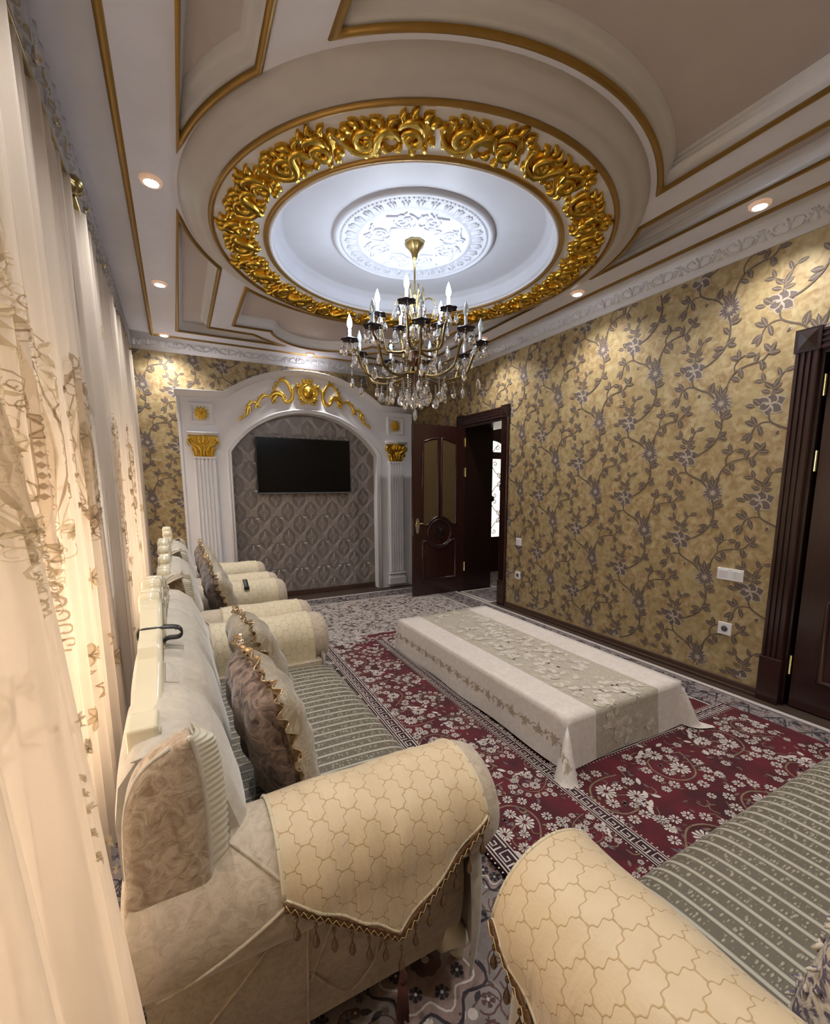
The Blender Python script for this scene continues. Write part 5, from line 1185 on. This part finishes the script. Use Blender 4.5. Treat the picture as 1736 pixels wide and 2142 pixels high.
b = MB(); b.tube([(.052, -.008, .034), (.064, -.008, .040), (.064, .008, .040), (.052, .008, .034)], .0015, 6); b.build('buckle', M['chrome'], parent=st, local=True)
st = thing('leather_strap', 'small black strap lying over the armrest cover of the middle armchair', 'strap', (.40, 3.49, .70))
b = MB(); R_ = AR+.016
q = [(-.005*0+math.cos(a)*R_, math.sin(a)*R_) for a in [PI*.52+PI*.22*i/8 for i in range(9)]]
n = len(q); vs = []
for yv, zv in q: vs += [(-.016, yv, zv-.145+.0), (.016, yv, zv-.145), (.016, yv*1.02, (zv)*1.02-.145), (-.016, yv*1.02, zv*1.02-.145)]
n = len(vs)//4; b.add(vs, [(4*i+j, 4*i+(j+1) % 4, 4*i+4+(j+1) % 4, 4*i+4+j) for i in range(n-1) for j in range(4)]+[(3, 2, 1, 0), (4*n-4, 4*n-3, 4*n-2, 4*n-1)]); b.build('band', M['strap'], parent=st, local=True)
b = MB(); b.box(-.018, .018, -.112, -.096, -.045, -.028); b.build('loop', M['black'], parent=st, local=True)

# ------------------------------------------------------------------ curtains
def foldA(y, z):
    k = 1-.25*ss(z/2.7); x = -.345+.026*k*math.sin(2*PI*y/.17+.9*math.sin(2.3*y)+.25*z)+.014*math.sin(2*PI*y/.071+1.7*z)+.012*(1-z/2.7)
    g = ss((y-.26)/.42) if y < .70 else ss((.84-y)/.14)
    e = -.110-.064*(z-.55) if z < 1.45 else -.168-(z-1.45)*.12
    e += .020*math.sin(2*PI*y/.105+.6*z+.4)+.010*math.sin(2*PI*y/.041+z)+.005*math.sin(2*PI*y/.019+2*z)-.03*ss((z-1.2)/.8)
    return x*(1-g)+e*g
def foldB(y, z):
    return -.335+.024*math.sin(2*PI*y/.19+1.1*math.sin(1.9*y)+.3)+.012*math.sin(2*PI*y/.083+.8*z)
def flow(bm, fn, y, z, s, m, d=.003):
    mf = lambda a, c, h: (fn(a, c)+.004+h, a, c)
    for k in range(6):
        a = k*PI/3+y*3; bm.flat(petal(y, z, a, s, s*.5, 4), mf, d-.001+.0001*k, 3 if k % 2 else 2); bm.line(smooth_pts([(y, z), (y+s*.5*math.cos(a-.35), z+s*.5*math.sin(a-.35)), (y+s*math.cos(a), z+s*math.sin(a)), (y+s*.5*math.cos(a+.35), z+s*.5*math.sin(a+.35)), (y, z)], 3), min(.004, s*.07), mf, d, m)
def scrolls(bm, fn, y, z, W_, H_, m1, m2, seed, K=1):
    rr = random.Random(seed); mf = lambda a, c, h: (fn(a, c)+.004+h, a, c)
    for s in (-1, 1):
        P = [(y+s*W_*.5*math.sin(t), z+H_*.5*math.cos(t)) for t in [i*PI/16 for i in range(17)]]
        bm.line(P, .006*K, mf, .003, m1); bm.line([(y+(a-y)*.88, z+(c-z)*.92) for a, c in P], .004, mf, .003, m2); bm.line([(y+(a-y)*1.1, z+(c-z)*1.06) for a, c in P], .004, mf, .003, m2)
        for k in range(9):
            t = .2+k*.34; a, c = y+s*W_*.60*math.sin(t), z+H_*.56*math.cos(t); r = K*rr.uniform(.03, .055); bm.line([(a+s*px, c+py) for px, py in spiral(0, 0, r, .006*K, t, t+PI*2.6, 16)], .005*K, mf, .0034, m1 if k % 2 else m2)
            for j in range(3): bm.flat(petal(a+s*r*.6, c, rr.uniform(0, 6.28), .055*K, .020*K, 3), mf, .003, m2)
        for k in range(10):
            c = z+H_*.42-k*H_*.085; bm.line([(y+s*(W_*.30+px), c+py) for px, py in spiral(0, 0, .014*K, .004*K, 0, PI*2, 8)], .003*K, mf, .0035, m1)
        for k in range(5): bm.line([(y+s*px, z-H_*.62+py-.04*K*k) for px, py in spiral(K*(.05-.006*k), 0, K*(.045-.006*k), .005*K, -PI*.5, PI*1.8, 14)], .006*K, mf, .0036, m1)
    for k in range(6):
        for j in range(3): bm.flat([(y+K*(-.04+j*.03+a), z-H_*.2+K*(k*.028+c)) for a, c in ((-.008, 0), (0, -.010), (.008, 0), (0, .010))], mf, .0034, m1)
    flow(bm, fn, y, z+H_*.1, .06*K, m1); flow(bm, fn, y, z-H_*.45, .05*K, m2)
    N = 20
    for k in range(N):
        t0, t1 = 2*PI*k/N, 2*PI*(k+1)/N
        for j in range(6):
            r0, r1 = j/6, (j+1)/6; bm.flat([(y+W_*.46*r*math.sin(t), z+H_*.47*r*math.cos(t)) for r, t in ((r0, t0), (r1, t0), (r1, t1), (r0, t1))], mf, .001, 3)
    for k in range(34):
        t = rr.uniform(0, 2*PI); q = rr.uniform(.95, 1.35); a, c = y+W_*.5*q*math.sin(t), z+H_*.5*q*math.cos(t); r = K*rr.uniform(.012, .032); s = rr.choice((-1, 1))
        bm.line([(a+s*px, c+py) for px, py in spiral(0, 0, r, .004, t, t+PI*2.4, 12)], .003*K, mf, .0032+.0002*(k % 3), m1 if k % 2 else m2)
def curtain(name, label, fn, y0, y1, z0, z1, deco, nu=420, nv=36):
    b = MB(); b.grid(nu, nv, lambda u, v: (fn(y0+(y1-y0)*u, z0+(z1-z0)*v), y0+(y1-y0)*u, z0+(z1-z0)*v), 0)
    deco(b); return tag(b.build(name, [M['sheer'], M['embroidery'], M['embroidery_pale'], M['embroidery_net']]), label, 'curtain')
def decoA(b):
    scrolls(b, foldA, 1.58, 1.50, .36, .62, 1, 2, 1); scrolls(b, foldA, 2.25, 1.55, .34, .60, 2, 1, 2); scrolls(b, foldA, 1.28, 2.05, .3, .5, 2, 2, 5)
    for y, z, s, m in [(1.05, .98, .07, 1), (1.12, .92, .06, 1), (1.2, .98, .05, 2), (1.0, .90, .05, 2), (1.16, .86, .045, 1), (1.85, .72, .06, 1), (1.95, .66, .05, 1), (1.78, .62, .05, 2), (1.9, .8, .045, 2), (2.3, .75, .05, 2), (2.4, .62, .05, 1), (2.1, 1.05, .05, 2), (1.5, .6, .05, 2), (2.5, .9, .05, 2), (.95, .5, .06, 1), (1.45, .95, .04, 2)]: flow(b, foldA, y, z, s, m)
    scrolls(b, foldA, .645, 1.47, .09, .26, 2, 2, 9, .33)
    rq_ = random.Random(21)
    for k in range(16): flow(b, foldA, rq_.uniform(.62, .695), rq_.choice((.93, 1.05))+rq_.gauss(0, .03), rq_.uniform(.006, .010), 1+k % 2)
    for k in range(10): flow(b, foldA, rq_.uniform(.62, .70), .60+rq_.gauss(0, .04), rq_.uniform(.008, .014), 2)
def decoB(b):
    scrolls(b, foldB, 3.35, 1.45, .34, .6, 1, 2, 3); scrolls(b, foldB, 4.2, 1.5, .34, .6, 2, 1, 4)
    for y, z, s, m in [(3.3, .85, .07, 1), (3.45, .8, .06, 1), (3.6, .9, .05, 2), (3.2, 2.3, .06, 2), (4.4, .9, .06, 2), (5.0, 1.2, .06, 2), (3.2, .5, .06, 1), (3.0, 1.2, .05, 1)]: flow(b, foldB, y, z, s, m)
curtain('sheer_curtain', 'warm backlit sheer curtain with taupe scroll embroidery, nearest on the left', foldA, .30, 2.62, .02, 2.74, decoA)
curtain('sheer_curtain', 'sheer embroidered curtain hanging further along, beside the far armchairs', foldB, 2.86, 5.62, .03, 2.74, decoB)
b = MB(); b.grid(50, 12, lambda u, v: (-.40+.03*math.sin(u*16), 2.66+.17*u, .03+2.68*v)); o = b.build('opaque_drape', M['lining']); o.modifiers.new('thick', 'SOLIDIFY').thickness = .004
tag(o, 'narrow tan opaque drape in the gap between the two sheer curtains', 'curtain')
# lace valance along the ceiling
b = MB()
def vx(y): return -.325+.010*math.sin(2*PI*y/.09)
b.grid(300, 8, lambda u, v: (vx(.12+5.5*u)+.006*math.sin(u*700)*v, .12+5.5*u, 2.985-(.15+.035*abs(math.sin(u*5.5*PI/.42))+.03*math.sin(u*9))*v), 0)
for k in range(110):
    y = .14+k*.05; zz = 2.985-(.15+.035*abs(math.sin((y-.12)*PI/.42))+.03*math.sin((y-.12)/5.5*9)); b.line([(y+a, zz+.02+c) for a, c in spiral(0, 0, .022, .004, k, k+5.5, 10)], .006, lambda a, c, h: (vx(a)+.005+h, a, c), .004, 1)
va = tag(b.build('lace_valance', [M['valance_lace'], M['embroidery_pale']]), 'white ruffled lace valance running under the ceiling above the sheer curtains', 'valance'); va.modifiers.new('thick', 'SOLIDIFY').thickness = .002
def teardrop(h, w_): return [(.0004, 0), (w_*.35, -h*.22), (w_*.5, -h*.62), (w_*.36, -h*.88), (.0004, -h)]
for k, y in enumerate((1.80, 2.05, 2.33, 2.95, 3.6)):
    b = MB(); b.lathe(teardrop(.06, .030), (-.305, y, 2.83), 8, smooth=False); b.tube([(-.305, y, 2.83), (-.306, y, 2.86)], .0015, 5); o = b.build('glass_drop', M['chrome'])
    tag(o, ('glass drop on the valance nearest the camera', 'second glass drop on the valance from the camera', 'large glass drop on the valance just before the rod finial', 'glass drop on the valance just past the rod finial', 'last glass drop on the valance, toward the far corner')[k], 'ornament', 'glass drops on the valance')
for k, (y0, y1) in enumerate(((.0, 2.60), (2.78, 5.68))):
    t = thing('curtain_rod', ('brass curtain rod carrying the near sheer curtain', 'brass curtain rod with ball finial carrying the far sheer curtain')[k], 'curtain rod', (-.335, (y0+y1)/2, 2.75))
    b = MB(); b.tube([(-.335, y0, 2.755), (-.335, y1, 2.755)], .012, 10); b.build('rod', M['brass'], t)
    ye = y0 if k else y1; d = -1 if k else 1
    b = MB(); b.lathe([(.012, 0), (.018, d*.015), (.014, d*.03), (.020, d*.045), (.030, d*.058), (.036, d*.08), (.033, d*.10), (.020, d*.118), (.0005, d*.125)], (-.335 if not k else -.315, ye, 2.755 if not k else 2.765), 20, axis='y'); b.build('finial', M['brass'], t)
    for y in (y0+.06, y1-.06):
        b = MB(); b.tube([(XL, y, 2.755), (-.335, y, 2.755)], .007, 8); b.tube([(XL, y, 2.72), (-.40, y, 2.752)], .005, 8); b.build('bracket', M['brass'], t)

# ------------------------------------------------------------------ chandelier
CHX, CHY = 1.497, 2.805
ch = thing('chandelier', 'brass and crystal candle chandelier hanging from the ceiling medallion', 'chandelier', (CHX, CHY, 1.87))
A_ = lambda z: (0, 0, z-1.87)
def part(b, name, m, parent=ch): return b.build(name, m, parent=parent, local=True)
b = MB(); b.lathe([(.001, 0), (.055, -.002), (.066, -.012), (.060, -.030), (.040, -.050), (.024, -.075), (.018, -.100), (.012, -.115), (.001, -.118)], A_(3.0), 32, mod=lambda a, z: 1+.06*math.cos(8*a)*(1 if -.07 < z < -.01 else .2)); part(b, 'canopy', M['brass'])
b = MB(); b.lathe([(.006, 0), (.006, -.20), (.011, -.205), (.012, -.225), (.007, -.23), (.006, -.26), (.014, -.29), (.020, -.33), (.012, -.37), (.010, -.40)], A_(2.885), 16); part(b, 'stem', M['brass'])
b = MB(); b.lathe([(.008, 0), (.022, -.02), (.030, -.05), (.018, -.09), (.012, -.11), (.028, -.125), (.030, -.135), (.012, -.15), (.016, -.18)], A_(2.50), 20); part(b, 'upper_column', M['brass'])
b = MB(); b.lathe([(.030, 0), (.034, -.012), (.020, -.02)], A_(2.33), 20); part(b, 'white_collar', M['plastic'])
b = MB(); b.lathe([(.020, 0), (.020, -.05), (.046, -.055), (.048, -.062), (.040, -.09), (.026, -.15), (.014, -.20), (.010, -.235), (.001, -.24)], A_(2.31), 24, mod=lambda a, z: 1+.07*math.cos(12*a)*(1 if z < -.056 else 0)); part(b, 'vase', M['amber'])
b = MB(); b.lathe([(.09, 0), (.096, -.006), (.09, -.012), (.07, -.010), (.07, -.002), (.09, 0)], A_(2.16), 28); b.tube([(-.09, 0, 2.155-1.87), (.09, 0, 2.155-1.87)], .005, 6); b.tube([(0, -.09, 2.155-1.87), (0, .09, 2.155-1.87)], .005, 6); part(b, 'lower_hoop', M['brass'])
# shared meshes
def drop_mesh(h, w_, nbead, name='crystal'):
    h *= 1.25; w_ *= 1.35
    b = MB(); z = 0
    for k in range(nbead): b.lathe([(.0004, 0), (.0055, -.004), (.0055, -.008), (.0004, -.012)], (0, 0, z), 6, smooth=False); z -= .0145
    b.tube([(0, 0, 0), (0, 0, z)], .0008, 4)
    b.lathe(teardrop(h, w_), (0, 0, z), 8, smooth=False)
    return b
def pend(parent, loc, h, w_, nb, cache={}):
    key = (h, w_, nb)
    if key not in cache:
        o = drop_mesh(h, w_, nb).build('crystal', M['crystal'], parent=parent, local=True); cache[key] = o.data
    else:
        o = bpy.data.objects.new('crystal', cache[key]); col.objects.link(o); o.parent = parent
    o.location = loc; o.rotation_euler = (0, 0, rnd.random()*3); o.scale = (1, .6, 1); return o
def chand_arm(r, zpan, zroot, rroot, dip, ang_, lit, big):
    P = smooth_pts([(rroot, zroot), (rroot+.04, zroot-dip*.6), (r*.42, zroot-dip), (r*.62, zroot-dip*.95), (r*.80, zroot-dip*.45), (r*.90, (zroot+zpan)/2), (r*.99, zpan-.035), (r, zpan)], 5)
    c, s = math.cos(ang_), math.sin(ang_); W = lambda x, z, y=0: (x*c-y*s, x*s+y*c, z-1.87)
    b = MB(); b.tube([W(x, z) for x, z in P], [.0095 if i > 3 else .013 for i in range(len(P))], 8)
    b.tube([W(r*.62+x, zroot-dip+.04+z) for x, z in spiral(0, 0, .035, .006, -PI/2, PI*1.4, 14)], .005, 6); b.tube([W(rroot+.03+x, zroot+.03+z) for x, z in spiral(0, 0, .03, .005, PI, -PI*.9, 14)], .0045, 6)
    arm = part(b, 'arm', M['bronze'])
    b = MB(); vs = MB()
    b.lathe([(.006, -.02), (.012, -.008), (.030, .0), (.050, .008), (.057, .002), (.048, .012), (.014, .010), (.010, .018), (.001, .018)], W(r, zpan), 24, mod=lambda a, z: 1+.14*math.cos(6*a)*(1 if z > -.005 and z < .013 else 0)); part(b, 'drip_pan', M['pan'], arm)
    b = MB(); b.lathe([(.010, .015), (.011, .07), (.009, .075), (.001, .075)], W(r, zpan), 14); part(b, 'candle', M['candle'], arm)
    b = MB(); b.lathe([(.007, .075), (.014, .088), (.0175, .105), (.013, .130), (.006, .150), (.0005, .165)], W(r, zpan), 14); part(b, 'bulb', M['bulb_on'] if lit else M['bulb_off'], arm)
    if lit:
        l = bpy.data.lights.new('bulb_light', 'POINT'); l.energy = P_BULB; l.color = (.78, .87, 1.0); l.shadow_soft_size = .02
        o = bpy.data.objects.new('bulb_light', l); col.objects.link(o); p = W(r, zpan); o.location = (CHX+p[0], CHY+p[1], zpan+.12+.03); o.location.z = zpan+.10; l.shadow_soft_size = .03
    for k in range(5 if big else 4):
        a = 2*PI*k/(5 if big else 4)+ang_+.3; p = W(r, zpan-.004); pend(arm, (p[0]+.052*math.cos(a), p[1]+.052*math.sin(a), p[2]), .055 if k % 2 else .048, .032, 1 if k % 2 else 2)
    p = W(r*.98, zroot-dip*.3); pend(arm, (p[0], p[1], p[2]-.01), .062, .038, 3 if big else 1)
    p = W(r*.6, zroot-dip-.01); pend(arm, p, .058, .036, 3 if big else 1)
for k in range(5): chand_arm(.25, 2.53, 2.33, .02, .03, 2*PI*k/5+.25, True, False)
for k in range(9): chand_arm(.44, 2.345, 2.20, .03, .08, 2*PI*k/9+.12, k == 4, True)
for k in range(6):   # upper crook arms with one pendant each
    a = 2*PI*k/6+.5; c, s = math.cos(a), math.sin(a); b = MB()
    P = smooth_pts([(.012, 2.50), (.03, 2.55), (.05, 2.62), (.09, 2.645), (.125, 2.63), (.135, 2.60)], 4); b.tube([(x*c, x*s, z-1.87) for x, z in P], .005, 7)
    P = smooth_pts([(.015, 2.55), (.03, 2.62), (.055, 2.69), (.05, 2.715)], 4); b.tube([(x*c, x*s, z-1.87) for x, z in P], [.005]*(len(P)-1)+[.007], 7); cr = part(b, 'crook', M['brass'])
    pend(cr, (.135*c, .135*s, 2.597-1.87), .058, .036, 1)
for k in range(12): a = 2*PI*k/12; pend(ch, (.092*math.cos(a), .092*math.sin(a), 2.148-1.87), .062, .038, 6 if k % 2 else 8)
for k in range(6): a = 2*PI*k/6+.3; pend(ch, (.045*math.cos(a), .045*math.sin(a), 2.15-1.87), .06, .036, 9+k % 2)
for k in range(10): a = 2*PI*k/10+.2; pend(ch, (.19*math.cos(a), .19*math.sin(a), 2.115-1.87), .062, .038, 4 if k % 2 else 6)
pend(ch, (0, 0, 2.08-1.87), .07, .042, 10)
for k in range(10): a = 2*PI*k/10; pend(ch, (.03*math.cos(a), .03*math.sin(a), 2.47-1.87), .06, .03, 0 if k % 2 else 2)
